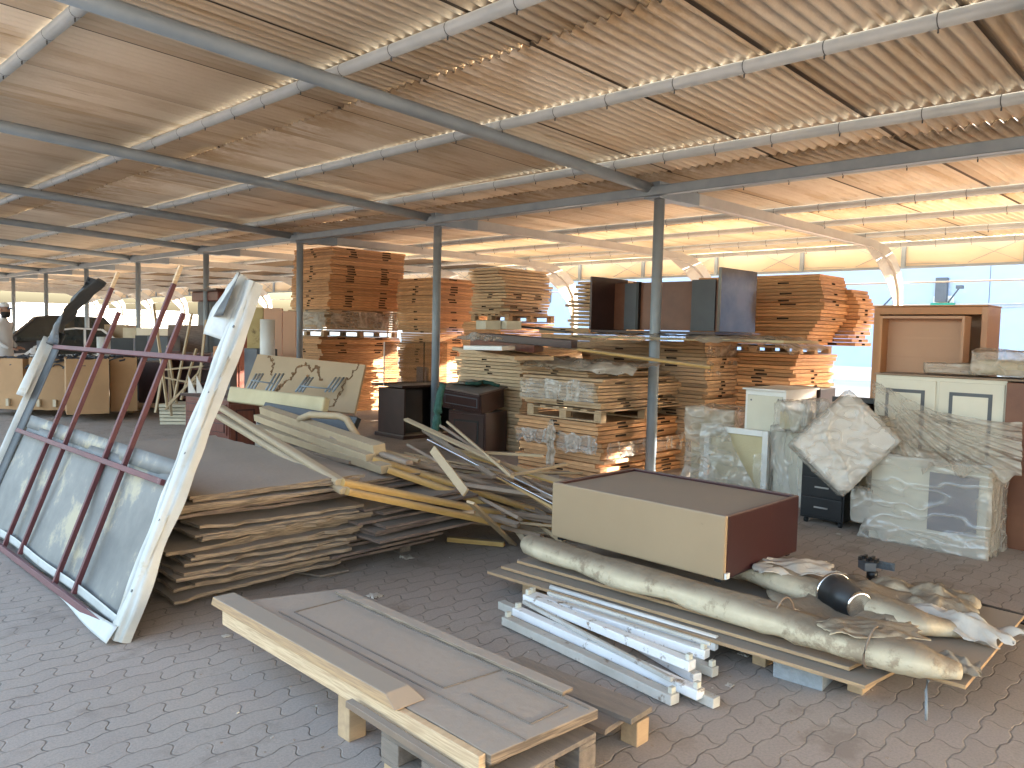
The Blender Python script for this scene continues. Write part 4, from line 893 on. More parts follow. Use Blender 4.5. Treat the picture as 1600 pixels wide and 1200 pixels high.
for i in range(3):
    stick(at(1515+8*i, 940+3*i, .05), at(1640, 972+9*i, .05), 'dark bar on the ground at the right frame edge, behind the big board', w=.03, h=.012, mk='black', name='metal_bar', cat='bar', grp='dark bars at the right frame edge')
# big cabinet lying on its back
F = at(1130, 908, .33); Lc = V((F.x+.02, F.y+1.22, .33)); Rc = V((F.x+.84, F.y-.03, .33))
print('cab', F)
ct = thing('tv_cabinet', 'big low tan and maroon cabinet lying on the carpet rolls, dusty on top', 'cabinet', (F.x+.4, F.y+.6, .33))
H = aX(1130, 806, F.x).z-.33
def cb(a, b): return (V((F.x, F.y, .33))+V(a), V((F.x, F.y, .33))+V(b))
LX_, LY_ = .86, 1.21
MB().bx(*cb((0, 0, 0), (.03, LY_, H))).build('tan_side', M['tan'], ct, bevel=.009)
MB().bx(*cb((.031, 0, 0), (LX_, .03, H-.002))).build('maroon_side', M['maroon'], ct, bevel=.008)
MB().bx(*cb((LX_-.03, .031, 0), (LX_, LY_, H-.001))).build('rear_side', M['maroon'], ct, bevel=.006)
MB().bx(*cb((.031, LY_-.03, 0), (LX_-.031, LY_, H-.001))).build('left_side', M['maroon'], ct, bevel=.006)
MB().bx(*cb((.031, .031, H-.05), (LX_-.031, LY_-.031, H-.018))).build('recessed_top', M['mdf'], ct)
MB().bx(*cb((.05, .03, .002), (LX_-.05, LY_-.05, .03))).build('bottom_panel', M['maroon'], ct)
for (a_, b_) in ((.03, .03), (LX_-.07, .03), (.03, LY_-.07), (LX_-.07, LY_-.07)): MB().bx(*cb((a_, b_, -.022), (a_+.04, b_+.04, 0))).build('foot', M['black'], ct)
tag(MB().box(F+V((.02, -.01, .025)), (.035, .012, .03)).build('paper_tag', M['white']), 'small white tag at the bottom front corner of the big cabinet', 'tag')
tag(MB().tube(at(833, 918, .05), at(833, 918, .05)+V((.13, .02, 0)), .034, n=18).build('pipe_offcut', M['white']), 'short white plastic pipe lying under the left end of the boards', 'pipe')

# ------------------------------------------------------------------ furniture in the middle and left
def fbox(p, q, depth, z0, z1, mk, name='body', parent=None, bevel=.004, m=None, inset=0):
    """box whose top front edge runs p->q, going away from the camera by depth"""
    p = V(p); q = V(q); d = V((q.x-p.x, q.y-p.y, 0)).normalized(); n = V((-d.y, d.x, 0))
    if n.dot(V((p.x, p.y, 0))) < 0: n = -n
    P_ = [V((p.x, p.y, z0)), V((q.x, q.y, z0)), V((q.x, q.y, z0))+n*depth, V((p.x, p.y, z0))+n*depth]
    mb = MB().hexa(P_+[v+V((0, 0, z1-z0)) for v in P_])
    return mb.build(name, M[mk], parent, bevel=bevel)
def inset_panels(p, q, z0, z1, cols, mk, mk2, parent, name='door_panel', gap=.04, proud=.012, rows=1):
    p = V(p); q = V(q); L_ = (V((q.x, q.y, 0))-V((p.x, p.y, 0))).length; d = V((q.x-p.x, q.y-p.y, 0)).normalized(); n = V((-d.y, d.x, 0))
    if n.dot(V((p.x, p.y, 0))) > 0: n = -n
    w = L_/cols; rh = (z1-z0)/rows
    for r in range(rows):
        for i in range(cols):
            a = p+d*(i*w+gap*.4); a = V((a.x, a.y, 0)); W_ = w-gap*.8; za = z0+r*rh+gap*.4; zb = z0+(r+1)*rh-gap*.4
            def bar(u0, u1, v0, v1, t0, t1, m_, nm, par=parent):
                b0 = a+d*u0+V((0, 0, v0))+n*t0; b1 = a+d*u1+V((0, 0, v0))+n*t0; b2 = a+d*u1+V((0, 0, v0))+n*t1; b3 = a+d*u0+V((0, 0, v0))+n*t1
                up = V((0, 0, v1-v0)); return MB().hexa([b0, b1, b2, b3, b0+up, b1+up, b2+up, b3+up]).build(nm, M[m_], par, bevel=.003)
            dr = bar(0, W_, za, zb, .001, proud, mk, name)
            f = min(W_, zb-za)*.17
            bar(f, W_-f, za+f, zb-f, proud+.001, proud+.005, mk2, 'panel_moulding', dr)
            bar(f*1.35, W_-f*1.35, za+f*1.35, zb-f*1.35, proud+.006, proud+.009, mk, 'raised_panel', dr)
# black open desk with curved top and glass pane
t = thing('open_desk', 'black cherry desk with open knee space behind the second column, sunlit top', 'desk', (7.5, 9.5, 0))
MB().grid(lambda a, b: V((7.02+1.1*b, 9.17+.75*a+.0*b+.05*math.sin(a*3.14)*(1-b)*-1, .765)), 10, 10, th=.03, smooth=False).build('desk_top', M['darkbrown'], t)
MB().bx((7.10, 9.22, .06), (7.13, 9.86, .735)).build('end_panel', M['darkbrown'], t, bevel=.003)
MB().bx((8.03, 9.22, .0), (8.06, 9.86, .735)).build('end_panel', M['black'], t, bevel=.003)
MB().bx((7.13, 9.80, .0), (8.03, 9.83, .735)).build('modesty_panel', M['black'], t)
MB().bx((7.06, 9.18, .0), (8.08, 9.90, .06)).build('plinth', M['darkbrown'], t, bevel=.01)
MB().bx((7.13, 9.24, .09), (7.45, 9.27, .73)).build('pedestal_front', M['black'], t, bevel=.003)
t2 = thing('glass_partition', 'clear glass pane standing on the black desk behind the second column', 'glass pane', (7.5, 9.6, .767))
p = aY(601, 534, 9.6); q = aY(672, 540, 9.6)
MB().bx((p.x, 9.60, .768), (q.x+.35, 9.606, p.z)).build('pane', M['pane'], t2)
MB().bx((p.x-.01, 9.595, .768), (p.x+.002, 9.612, p.z)).build('edge_strip', M['alu'], t2)
MB().bx((p.x+.75, 9.607, .768), (p.x+.77, 9.618, p.z)).build('post', M['black'], t2)
tag(MB().box((7.9, 9.8, .90), (.05, .25, .26)).build('desk_box', M['greyp'], bevel=.004), 'small grey box on the black desk behind the glass pane', 'box')
# dark cabinet with tilted drawer unit and green straps
t = thing('dark_cabinet', 'dark brown cabinet with panelled door, dusty, just right of the second column', 'cabinet', (7.2, 7.6, 0))
p = at(700, 700, 0); p = V((6.86, 7.95, 0)); q = V((6.98, 7.36, 0))
fbox(p, q, .5, 0, .56, 'darkbrown', parent=t); inset_panels(p, q, .05, .55, 1, 'darkbrown', 'black', t, gap=.05)
q2 = V((7.15, 7.30, 0))
t = thing('drawer_unit', 'tilted dark drawer unit lying on top of the panelled cabinet, draped with green straps', 'drawer unit', (7.15, 7.7, .57)); t.rotation_euler = (R(4), R(-7), R(4))
p = V((6.86, 8.06, .57)); q = V((6.90, 7.40, .57))
fbox(p, q, .48, .60, .86, 'darkbrown', parent=t); inset_panels(p, q, .62, .85, 1, 'darkbrown', 'greyp', t, name='drawer', gap=.05)
MB().slab((6.82, 7.36, .862), (7.40, 7.38, .862), (7.38, 8.10, .862), (6.82, 8.10, .862), .025).build('top', M['lam'], t, bevel=.003)
m = MB()
def strap(P_, w=.028, lab='', mk='green'):
    mb = MB(); Q = []
    for i in range(len(P_)-1):
        for k in range(5): Q.append(V(P_[i]).lerp(V(P_[i+1]), k/5))
    Q.append(V(P_[-1]))
    mb.path(Q, [w*(1+.35*noise.noise(v*9)) for v in Q], n=9, fl=.7, nz=.5, nsc=22)
    return tag(mb.build('webbing_strap', M[mk]), lab, 'strap')
sx = (7.30, 7.52)
strap([aD(692, 600, 7.6*1.0), aD(686, 625, 7.55), aD(683, 650, 7.5), aD(680, 675, 7.5)], .042, 'green and grey webbing strap hanging down beside the second column')
strap([(6.86, 7.62, .93), (7.02, 7.55, .93), (7.12, 7.60, .95), (7.20, 7.50, .93), (7.28, 7.42, .90)], .030, 'green strap heaped on top of the tilted drawer unit')
rag((7.1, 7.8, .905), .45, .4, .05, 'dusty sacking spread over the top of the tilted drawer unit', 'cloth', 11, .2)
# leaning veneer board with folding legs
TL, TR = aX(405, 555, 6.98), aX(573, 572, 6.9); BRr, BLl = aX(556, 648, 6.55), aX(378, 626, 6.55)
TR = aD(573, 572, 9.6); BRr = aD(556, 648, 9.2); TL = aD(405, 555, 10.9); BLl = aD(378, 626, 10.5)
bd = thing('folding_table', 'pale folding table top with brown ragged cracks leaning in front of the tallest door stack', 'table', (TL+TR+BRr+BLl)/4)
def bil(a, b, off=0):
    n = (TR-TL).cross(BLl-TL).normalized(); n = n if n.x < 0 else -n
    return (TL.lerp(TR, a)).lerp(BLl.lerp(BRr, a), b)+n*off
MB().slab(bil(0, 1), bil(1, 1), bil(1, 0), bil(0, 0), .03).build('table_top', M['veneer'], bd, bevel=.002)
def crack(pts, w, nm='crack'):
    m = MB(); rr = random.Random(len(pts)); prev = None
    for i in range(len(pts)-1):
        for k in range(9):
            f = k/9; a = pts[i][0]*(1-f)+pts[i+1][0]*f+rr.gauss(0, .010); b = pts[i][1]*(1-f)+pts[i+1][1]*f+rr.gauss(0, .02)
            if prev: m.beam(bil(*prev, .034), bil(a, b, .034), w*rr.uniform(.4, 1.5), .005, up=(-1, 0, .2))
            prev = (a, b)
    return m.build(nm, M['crack'], bd)
crack([(.95, .03), (.90, .25), (.86, .5), (.84, .75), (.81, .98)], .012)
crack([(.12, .0), (.18, .14), (.21, .3), (.2, .45)], .012)
crack([(.30, .75), (.33, .62), (.40, .45), (.43, .2), (.50, .10), (.56, .25), (.60, .12), (.64, .30), (.68, .45)], .02)
crack([(.33, .62), (.31, .8)], .04); crack([(.52, .55), (.56, .3)], .02); crack([(.52, .7), (.53, .5)], .02)
for (x0, x1) in ((398, 432), (476, 526)):
    for px in (x0, x0+5, x0+10, x1-4, x1+2, x1+8):
        MB().tube(aD(px-14, 612, 9.4), aD(px+3, 584 if x0 < 400 else 590, 9.6), .013, n=8).build('folding_leg', M['steel'], bd)
    MB().tube(aD(x0-6, 594 if x0 < 400 else 603, 9.3), aD(x1-6, 599 if x0 < 400 else 608, 9.3), .009, n=8).build('leg_brace', M['steel'], bd)
p, q = aD(368, 606, 9.2), aD(517, 623, 8.4)
dn = (aD(368, 626, 9.0)-p)
m = MB().slab(q, p, p+V((-.05, -.02, -.17)), q+V((-.05, -.02, -.17)), .09)
tag(m.build('foam_slab', M['foam'], bevel=.02), 'long cream foam slab on edge in front of the cracked folding table', 'foam slab')
p, q = aD(421, 631, 8.4), aD(565, 655, 7.5)
tag(MB().slab(q, p, p+V((-.1, .0, -.22)), q+V((-.1, .0, -.22)), .06).build('black_screen', M['black'], bevel=.006), 'long black slab lying tilted below the cream foam slab', 'slab')
m = MB(); m.path([aD(468, 655, 7.3), aD(485, 648, 7.2), aD(530, 650, 7.0), aD(542, 655, 6.95), aD(562, 690, 6.8)], .032, n=10)
tag(m.build('curved_rail', M['beige']), 'beige rounded rail with two bends in front of the black panel', 'rail')
# bucket
c = V((4.80, 9.2, 0)); bk = thing('white_drum', 'white plastic drum upside down behind the tall plywood pile', 'drum', c)
MB().lathe(c, [(.20, 0), (.205, .2), (.212, .21), (.212, .27), (.2, .28), (.192, .45), (.17, .47), (0.01, .475)], n=28).build('drum_body', M['bucket'], bk)
MB().lathe(c, [(.214, .23), (.222, .235), (.222, .255), (.214, .26)], n=28).build('rim', M['white'], bk)
# crumpled plastic film beside the drum
# red desk at left
p = at(290, 615, .74); q = at(356, 622, .74); q2 = at(407, 620, .74)
t = thing('cherry_desk', 'dusty reddish cherry desk with panelled fronts, left of the white drum', 'desk', V((p.x+.4, (p.y+q.y)/2, 0)))
fbox(p, q, .7, .0, .71, 'cherry', parent=t); inset_panels(p, q, .06, .68, 1, 'cherry', 'maroon', t, name='drawer', rows=3)
pp = V((q.x, q.y, 0)); qq = V((q2.x+.1, q2.y, 0))
fbox(q+V((.0, -.02, 0)), V((q2.x, q2.y, 0)), .6, 0, .708, 'cherry', parent=t); inset_panels(q+V((0, -.02, 0)), V((q2.x, q2.y, 0)), .06, .68, 1, 'cherry', 'maroon', t, name='door')
fbox(p+V((-.05, .05, 0)), V((q2.x+.05, q2.y-.05, 0)), .75, .711, .745, 'darkbrown', name='desk_top', parent=t)
for i, (px, h) in enumerate(((298, 22), (311, 18))):
    a = at(px-4, 614, .76); b = at(px+8, 614, .76)
    mb = MB(); tip = a+V((0, 0, .22)); n_ = V((.01, .01, 0)); mb.add([a, b, tip, a+n_, b+n_, tip+n_], [(0, 1, 2), (5, 4, 3), (0, 3, 4, 1), (1, 4, 5, 2), (2, 5, 3, 0)])
    tag(mb.build('white_bracket', M['white']), ('larger white triangular bracket standing on the cherry desk', 'smaller white triangular bracket standing on the cherry desk')[i], 'bracket')
# wardrobe
t = thing('dark_wardrobe', 'tall dark cherry wardrobe with a cornice behind the leaning white frame edge', 'wardrobe', (7.4, 16, 0))
p = aX(309, 470, 7.6); q = aX(344, 470, 7.6); q2 = aY(392, 470, q.y); Hh = 2.12
fbox(p, q, .02, 0, Hh, 'greyp', name='mirror_side', parent=t)
MB().bx((7.62, q.y, 0), (q2.x, p.y, Hh)).build('carcass', M['cherry'], t, bevel=.004)
MB().bx((7.5, q.y-.1, Hh+.001), (q2.x+.1, p.y+.1, Hh+.22)).build('cornice', M['cherry'], t, bevel=.03)
MB().bx((7.44, q.y-.15, Hh+.221), (q2.x+.15, p.y+.15, Hh+.27)).build('cornice_cap', M['darkbrown'], t, bevel=.01)
for s_ in (0, 1): MB().bx((7.7+s_*(q2.x-7.65)/2, q.y-.02, .1), (7.7+(s_+1)*(q2.x-7.65)/2-.03, q.y-.001, Hh-.08)).build('door', M['cherry'], t, bevel=.004)
# yellow foam-faced panels and pale panels standing behind
for i, (x0, x1, yt, D, mk, lab) in enumerate(((386, 411, 480, 13.2, 'olive', 'yellowish slashed foam panel standing upright left of the tallest door stack'),
        ((412), 441, 481, 13.0, 'peach', 'pale pinkish panel standing beside the yellowish one'), (442, 462, 486, 12.8, 'peach', 'pinkish panel half hidden by the tallest door stack'))):
    p = aD(x0, yt, D); q = aD(x1, yt, D); o = fbox(p, q, .06, 0, p.z, mk, name='standing_panel'); tag(o, lab, 'panel')
# water heater / air conditioner
c = aD(410, 555, 12.2); t = thing('wall_unit', 'narrow grey cabinet with white canister behind the leaning frame edge', 'unit', V((c.x, c.y, 0)))
MB().bx((c.x-.15, c.y-.1, 0), (c.x+.2, c.y+.3, c.z+.1)).build('body', M['greyp'], t, bevel=.01); MB().tube((c.x-.05, c.y-.25, c.z-.35), (c.x-.05, c.y-.25, c.z+.55), .11, n=16).build('canister', M['bucket'], t)
# easels and sticks
es = [((243, 645), (258, 560)), ((262, 640), (240, 475)), ((272, 625), (300, 490)), ((262, 540), (276, 630)), ((283, 625), (307, 545)), ((268, 650), (262, 545)), ((290, 640), (318, 560)), ((310, 610), (322, 500))]
t = thing('wooden_easel', 'cluster of thin wooden easel legs and rungs standing left of the cherry desk', 'easel', at(280, 655, 0))
for a_, b_ in es:
    MB().beam(aD(*a_, 12.5), aD(*b_, 12.7), .035, .03).build('easel_leg', M['beige'], t)
for a_, b_ in (((252, 578), (318, 572)), ((258, 590), (308, 600)), ((258, 640), (312, 580)), ((264, 630), (306, 590))):
    MB().beam(aD(*a_, 12.4), aD(*b_, 12.4), .035, .025).build('rung', M['beige'], t)
for k in range(6):
    c = at(282, 665, 0); o = MB().box(c+V((.3, .2, .03+.055*k)), (.9, .55, .045), rot=(0, 0, R(-42)+random.gauss(0, .04))).build('cream_slat_board', M['slats'], bevel=.003)
    tag(o, 'short cream board in the little pile beside the cherry desk', 'board', 'cream boards in the little pile')
def item(x0, x1, yt, yb, D, mk, lab, cat, name, depth=.4):
    p = aD(x0, yt, D); q = aD(x1, yt, D); b = aD((x0+x1)/2, yb, D)
    return tag(fbox(p, q, depth, max(0, b.z), p.z, mk, name=name), lab, cat)
t = thing('red_bookshelf', 'low red bookshelf behind the easel legs', 'bookshelf', at(297, 640, 0))
p = aD(264, 545, 14.5); q = aD(330, 548, 14.5)
for k in range(4): fbox(p, q, .4, .25+k*.27, .28+k*.27, 'cherry', name='shelf', parent=t)
fbox(p, p+(q-p)*.04, .4, 0, 1.12, 'cherry', name='side_panel', parent=t); fbox(p+(q-p)*.96, q, .4, 0, 1.12, 'cherry', name='side_panel', parent=t); fbox(p+V((.25, .25, 0)), q+V((.25, .25, 0)), .02, 0, 1.1, 'maroon', name='back_panel', parent=t)
item(262, 322, 507, 620, 17, 'lam', 'grey-brown board standing behind the red bookshelf', 'board', 'standing_panel', .05)
item(213, 262, 512, 560, 19, 'cream', 'cream cabinet back beyond the black desks', 'cabinet', 'cream_cabinet', .5)
item(163, 200, 507, 560, 19.5, 'tan', 'tan box beyond the cardboard cartons, right of the white car', 'box', 'tan_crate', .5)
item(192, 212, 512, 540, 19.2, 'slats', 'small cream louvred cabinet beyond the cartons', 'cabinet', 'louvred_cabinet', .5)
item(170, 208, 528, 590, 17.6, 'black', 'black desk behind the right-hand cartons', 'desk', 'black_desk', .7)
item(211, 248, 524, 640, 16.2, 'black', 'tall black cabinet behind the third red tube', 'cabinet', 'black_cabinet', .6)
item(230, 262, 525, 640, 15.8, 'greyp', 'dark grey cabinet next to the black one behind the red tubes', 'cabinet', 'grey_cabinet', .6)
item(216, 262, 565, 632, 14.9, 'darkbrown', 'low dark box on a pallet at the right end of the carton row', 'box', 'dark_crate', .8)
item(333, 358, 541, 560, 12.2, 'orange', 'small orange-faced box on the bookshelf beside the leaning frame', 'box', 'small_box', .25)
item(328, 360, 560, 625, 12.6, 'greyp', 'grey upright cabinet behind the leaning frame edge', 'cabinet', 'grey_cabinet', .3)
c = aD(162, 545, 16.6); tag(MB().tube(c-V((0, 0, .45)), c+V((0, 0, .25)), .13, n=16).build('white_canister', M['bucket']), 'white canister standing among the cable cartons', 'canister')
# cartons on pallets with tangled cables
cart = [((-45, 637), (39, 640), 0), ((46, 640), (104, 641), 1), ((104, 648), (173, 646), 2), ((173, 643), (216, 642), 3)]
labs = ['leftmost cardboard carton of cables, cut by the frame edge', 'second cardboard carton from the left, partly behind the leaning frame edge', 'lightest cardboard carton, behind the first red tube', 'darker cardboard carton behind the second red tube']
for (a_, b_, i) in cart:
    p = at(*a_, .13); q = at(*b_, .13); q = p+(q-p)*.97
    t = thing('cardboard_carton', labs[i], 'carton', (p+q)/2, 'cardboard cartons of cables')
    zt = .98+.02*i; d = (q-p).normalized(); n = V((-d.y, d.x, 0)); n = n if n.dot(p) > 0 else -n; dep = .95
    for (u, v_, nm) in ((p, q, 'carton_side'), (q, q+n*dep, 'carton_side'), (q+n*dep, p+n*dep, 'carton_side'), (p+n*dep, p, 'carton_side')):
        mb = MB(); uu = V(u); vv = V(v_); mid = (uu+vv)/2; bul = (mid-((p+q)/2+n*dep/2)).normalized()*.012
        mb.grid(lambda a, b, uu=uu, vv=vv, bul=bul: uu.lerp(vv, a)+bul*math.sin(a*3.14)*math.sin(b*3.14*.9)+V((0, 0, b*(zt-.13)+.015*noise.noise(V((a*3+i, b, 2))))), 8, 6, th=.012, smooth=False)
        mb.build(nm, M['card'], t)
    MB().slab(p+n*dep, p, q, q+n*dep, .012).build('carton_bottom', M['card'], t)
    if i < 2:
        for f in (.3, .75):
            a0 = p.lerp(q, f)-n*.045; MB().box(a0+V((0, 0, .12)), (.05, .05, .12), rot=(0, 0, math.atan2(d.y, d.x))).build('tape_strip', M['tape'], t)
    m = MB(); r_ = random.Random(i); o = (p+q)/2+n*dep/2; hw = (q-p).length/2-.06
    for k in range(34):
        c0 = o+d*r_.uniform(-hw, hw)+n*r_.uniform(-.42, .42); c0.z = zt-.10+r_.uniform(-.05, .11); pts = []
        rr = r_.uniform(.05, .18); ph = r_.uniform(0, 6)
        for j in range(9): pts.append(c0+V((math.cos(ph+j*.7)*rr, math.sin(ph+j*.7)*rr, .05*math.sin(j*1.3+ph))))
        m.path(pts, r_.uniform(.008, .016), n=5)
    def top_(a, b, o=o, d=d, n=n, hw=hw): return o+d*(a-.5)*2*hw+n*(b-.5)*.88+V((0, 0, zt-.13-o.z+.05*noise.noise(V((a*7, b*7, i)))))
    m.grid(top_, 12, 12)
    tag(m.build('cable_tangle', M['cable']), ('heap of black cables filling the leftmost carton', 'heap of black cables filling the second carton', 'heap of black cables filling the lightest carton', 'heap of black cables filling the darker carton')[i], 'cables')
item(57, 79, 532, 553, 15.6, 'greyp', 'grey electric box on top of the cables in the second carton', 'box', 'electric_box', .15)
c = aD(72, 550, 15.4); tag(MB().lathe(c, [(.02, -.05), (.09, -.02), (.10, .03), (.05, .07), (.01, .08)], n=14).build('yellow_fitting', M['yel']), 'small yellow fitting among the cables of the second carton', 'fitting')
an = math.atan2(-1.7, 2.1)
pallet(*at(-20, 645, 0).to_tuple(), 1.5, 1.05, 0, '', 0) if False else None
for i, (px, py, L_, lab) in enumerate(((5, 641, 1.9, 'pallet under the leftmost cable carton'), (66, 641, 1.1, 'pallet under the second cable carton'), (128, 645, 2.2, 'long pallet under the darker cartons, sticking out behind the red tubes'))):
    c = at(px-(30 if i < 2 else 0), py, 0); pallet(c.x, c.y, L_*.75, 1.1, 0, lab, rot=an+0.0, h=.125, mk='pallet')

# ------------------------------------------------------------------ cars
def car(x, y, L_, Wd, Hc, rz, lab, mk, suv=False):
    t = thing('parked_car', lab, 'car', (x, y, 0), 'cars parked beyond the cartons'); t.rotation_euler = (0, 0, rz); o = V((x, y, 0))
    h1 = Hc*.56
    prof = [(-L_/2, .28), (-L_/2+.03, h1*.72), (-L_/2+.25, h1*.90), (-L_*.22, h1*1.0), (-L_*.02 if False else -L_*.20, h1*1.02), (L_*.40, h1*1.08), (L_/2-.08, h1*.98), (L_/2, h1*.6), (L_/2-.02, .28)]
    cab = [(-L_*.21, h1*1.0), (-L_*.05, Hc*.97), (L_*.02, Hc), (L_*(.30 if suv else .14), Hc*.985), (L_*(.43 if suv else .30), h1*1.06)]
    n = len(prof); m = MB()
    ys = [(-Wd/2, 1), (-Wd/2+.06, 1.0), (Wd/2-.06, 1), (Wd/2, 1)]
    b = []
    for yy, s_ in ((-Wd/2, .96), (-Wd/2+.08, 1), (Wd/2-.08, 1), (Wd/2, .96)):
        b.append([o+V((px*(.985 if s_ < 1 else 1), yy, .28+(pz-.28)*s_)) for px, pz in prof])
    vs = [v for r_ in b for v in r_]; fs = [tuple(range(n)), tuple(range(3*n, 4*n))[::-1]]
    for r_ in range(3):
        for j in range(n): fs.append((r_*n+j, (r_+1)*n+j, (r_+1)*n+(j+1) % n, r_*n+(j+1) % n))
    m.add(vs, fs, smooth=False); m.build('body', M[mk], t, bevel=.03)
    m = MB(); k = len(cab); w0, w1 = Wd/2-.06, Wd/2-.22
    def wv(pz): f = (pz-h1)/(Hc-h1); return w0*(1-f)+w1*f
    vs = [o+V((px, -wv(pz), pz)) for px, pz in cab]+[o+V((px, wv(pz), pz)) for px, pz in cab]
    m.add(vs, [tuple(range(k)), tuple(range(2*k-1, k-1, -1))]+[(j, j+k, j+k+1, j+1) for j in range(k-1)]+[(0, k-1, 2*k-1, k)]); m.build('greenhouse', M['glass'], t, bevel=.02)
    m = MB(); rp = cab[1:4]; vs = [o+V((px, sg*(wv(pz)+.005), pz+zz)) for zz in (-.03, .015) for sg in (-1, 1) for px, pz in rp]
    m.add(vs, [(0, 1, 4, 3), (1, 2, 5, 4), (6, 9, 10, 7), (7, 10, 11, 8), (0, 6, 7, 1), (1, 7, 8, 2), (3, 4, 10, 9), (4, 5, 11, 10), (0, 3, 9, 6), (2, 8, 11, 5)]); m.build('roof', M[mk], t, bevel=.01)
    for sg in (-1, 1):
        for i0, i1 in ((0, 1), (3, 4)):
            a, c = cab[i0], cab[i1]; MB().beam(o+V((a[0], sg*(wv(a[1])+.004), a[1])), o+V((c[0], sg*(wv(c[1])+.004), c[1])), .05, .05).build('pillar', M[mk], t)
        xx = L_*.06; MB().beam(o+V((xx, sg*(w0+.0), h1)), o+V((xx, sg*(w1+.01), Hc-.03)), .05, .07).build('pillar', M[mk], t)
        for wxp in (-L_*.31, L_*.30):
            wh_ = MB().lathe(o+V((wxp, sg*(Wd/2-.20), .33)), [(.20, -.0), (.33, 0), (.34, .03), (.34, .19), (.32, .215), (.22, .215)], n=24, ax=(0, sg, 0)).build('wheel', M['rubber'], t)
            MB().lathe(o+V((wxp, sg*(Wd/2+.0), .33)), [(.22, 0), (.21, .018), (.04, .03), (.01, .03)], n=10, ax=(0, sg, 0)).build('rim', M['alu'], wh_)
        MB().box(o+V((-L_*.17, sg*(Wd/2+.10), h1+.10)), (.12, .20, .14)).build('wing_mirror', M[mk], t, bevel=.03)
        MB().box(o+V((-L_/2+.06, sg*(Wd/2-.28), h1*.72)), (.12, .38, .13)).build('headlight', M['lamp'], t, bevel=.03)
        MB().box(o+V((L_/2-.04, sg*(Wd/2-.22), h1*.82)), (.08, .3, .16)).build('tail_light', M['taillamp'], t, bevel=.02)
    MB().box(o+V((-L_/2-.005, 0, h1*.55)), (.03, .9, .16)).build('grille', M['black'], t)
    return t
c = aD(112, 545, 19.5); car(c.x, c.y, 4.6, 1.8, 1.47, R(-16), 'white saloon car with its side to us behind the cable cartons', 'carw')
c = aD(72, 545, 24); car(c.x, c.y, 4.9, 1.95, 1.80, R(-12), 'dark off-road car with tinted windows beyond the white saloon', 'card_', True)

# ------------------------------------------------------------------ man
hd = aD(4, 482, 15.9); mz = hd.z
PX, PY = hd.x, hd.y; sc = (mz+.12)/1.80
t = thing('person', 'man in long white robe, white cap and sunglasses at the left frame edge, facing right', 'person', (PX, PY, 0))
face = _r.copy(); face.z = 0; face.normalize(); bk_ = V((-face.y, face.x, 0))   # looks to camera right
def bp(f, s_, z): return V((PX, PY, 0))+face*f*sc+bk_*s_*sc+V((0, 0, z*sc))
def skin_body(name, nodes, edges, m, par, sub=2):
    me = bpy.data.meshes.new(name); me.from_pydata([tuple(n[0]-par.location) for n in nodes], edges, []); me.materials.append(m)
    ob = bpy.data.objects.new(name, me); COL.objects.link(ob); ob.parent = par
    sk = ob.modifiers.new('skin', 'SKIN'); me.skin_vertices.new() if not me.skin_vertices else None
    for i, n in enumerate(nodes):
        r_ = n[1]; me.skin_vertices[0].data[i].radius = r_ if isinstance(r_, tuple) else (r_, r_)
    me.skin_vertices[0].data[0].use_root = True; sk.use_smooth_shade = True
    ss = ob.modifiers.new('sub', 'SUBSURF'); ss.levels = sub; ss.render_levels = sub
    return ob
s_ = sc
nodes = [(bp(0, 0, .95), .15*s_), (bp(.0, 0, 1.15), (.13*s_, .16*s_)), (bp(0, 0, 1.36), (.12*s_, .19*s_)), (bp(.01, 0, 1.49), .06*s_), (bp(.02, 0, 1.56), .055*s_),
         (bp(0, -.19, 1.40), .06*s_), (bp(-.02, -.24, 1.14), .048*s_), (bp(.16, -.20, 1.0), .036*s_), (bp(.22, -.17, .97), .028*s_),
         (bp(0, .19, 1.40), .06*s_), (bp(-.03, .23, 1.13), .048*s_), (bp(.12, .2, .98), .036*s_),
         (bp(0, -.09, .80), .10*s_), (bp(.02, -.09, .48), .075*s_), (bp(0, -.09, .10), .05*s_), (bp(0, .09, .80), .10*s_), (bp(.0, .09, .48), .075*s_), (bp(-.02, .09, .10), .05*s_)]
skin_body('body', nodes, [(0, 1), (1, 2), (2, 3), (3, 4), (2, 5), (5, 6), (6, 7), (7, 8), (2, 9), (9, 10), (10, 11), (0, 12), (12, 13), (13, 14), (0, 15), (15, 16), (16, 17)], M['robe'], t)
def robe(a, b):
    z = .07+a*1.0; an_ = b*2*math.pi; r_ = .27-.10*a+.012*math.sin(an_*7+a*3)*(1-a)
    return bp(r_*.8*math.cos(an_), r_*math.sin(an_), z)
MB().grid(robe, 10, 36).build('robe_skirt', M['robe'], t)
def headf(a, b):
    th = a*math.pi; ph = b*2*math.pi; x = math.sin(th)*math.cos(ph); y = math.sin(th)*math.sin(ph); z = math.cos(th)
    fx = .095*x+(.012 if x > 0 and z < -.2 else 0); nose = .028*math.exp(-((y/.16)**2))*math.exp(-(((z+.08)/.22)**2)) if x > 0 else 0
    brow = .006*math.exp(-(((z-.18)/.12)**2)) if x > .3 else 0
    return bp(.03+fx+nose+brow, .073*y*(1-.15*(z < -.3)), 1.67+.125*z)
MB().grid(headf, 20, 32).build('head', M['skin'], t)
MB().grid(lambda a, b: bp(.03+.108*math.sin(a*1.35)*math.cos(b*6.2832), .084*math.sin(a*1.35)*math.sin(b*6.2832), 1.70+.105*math.cos(a*1.35)), 8, 24).build('cap', M['robe'], t)
def beard(a, b):
    an_ = (b-.5)*3.4; z = 1.63-a*.11; r_ = 1.04-.25*a*a
    return bp(.035+.10*r_*math.cos(an_), .080*r_*math.sin(an_), z)
MB().grid(beard, 8, 16, th=.004).build('beard', M['beard'], t)
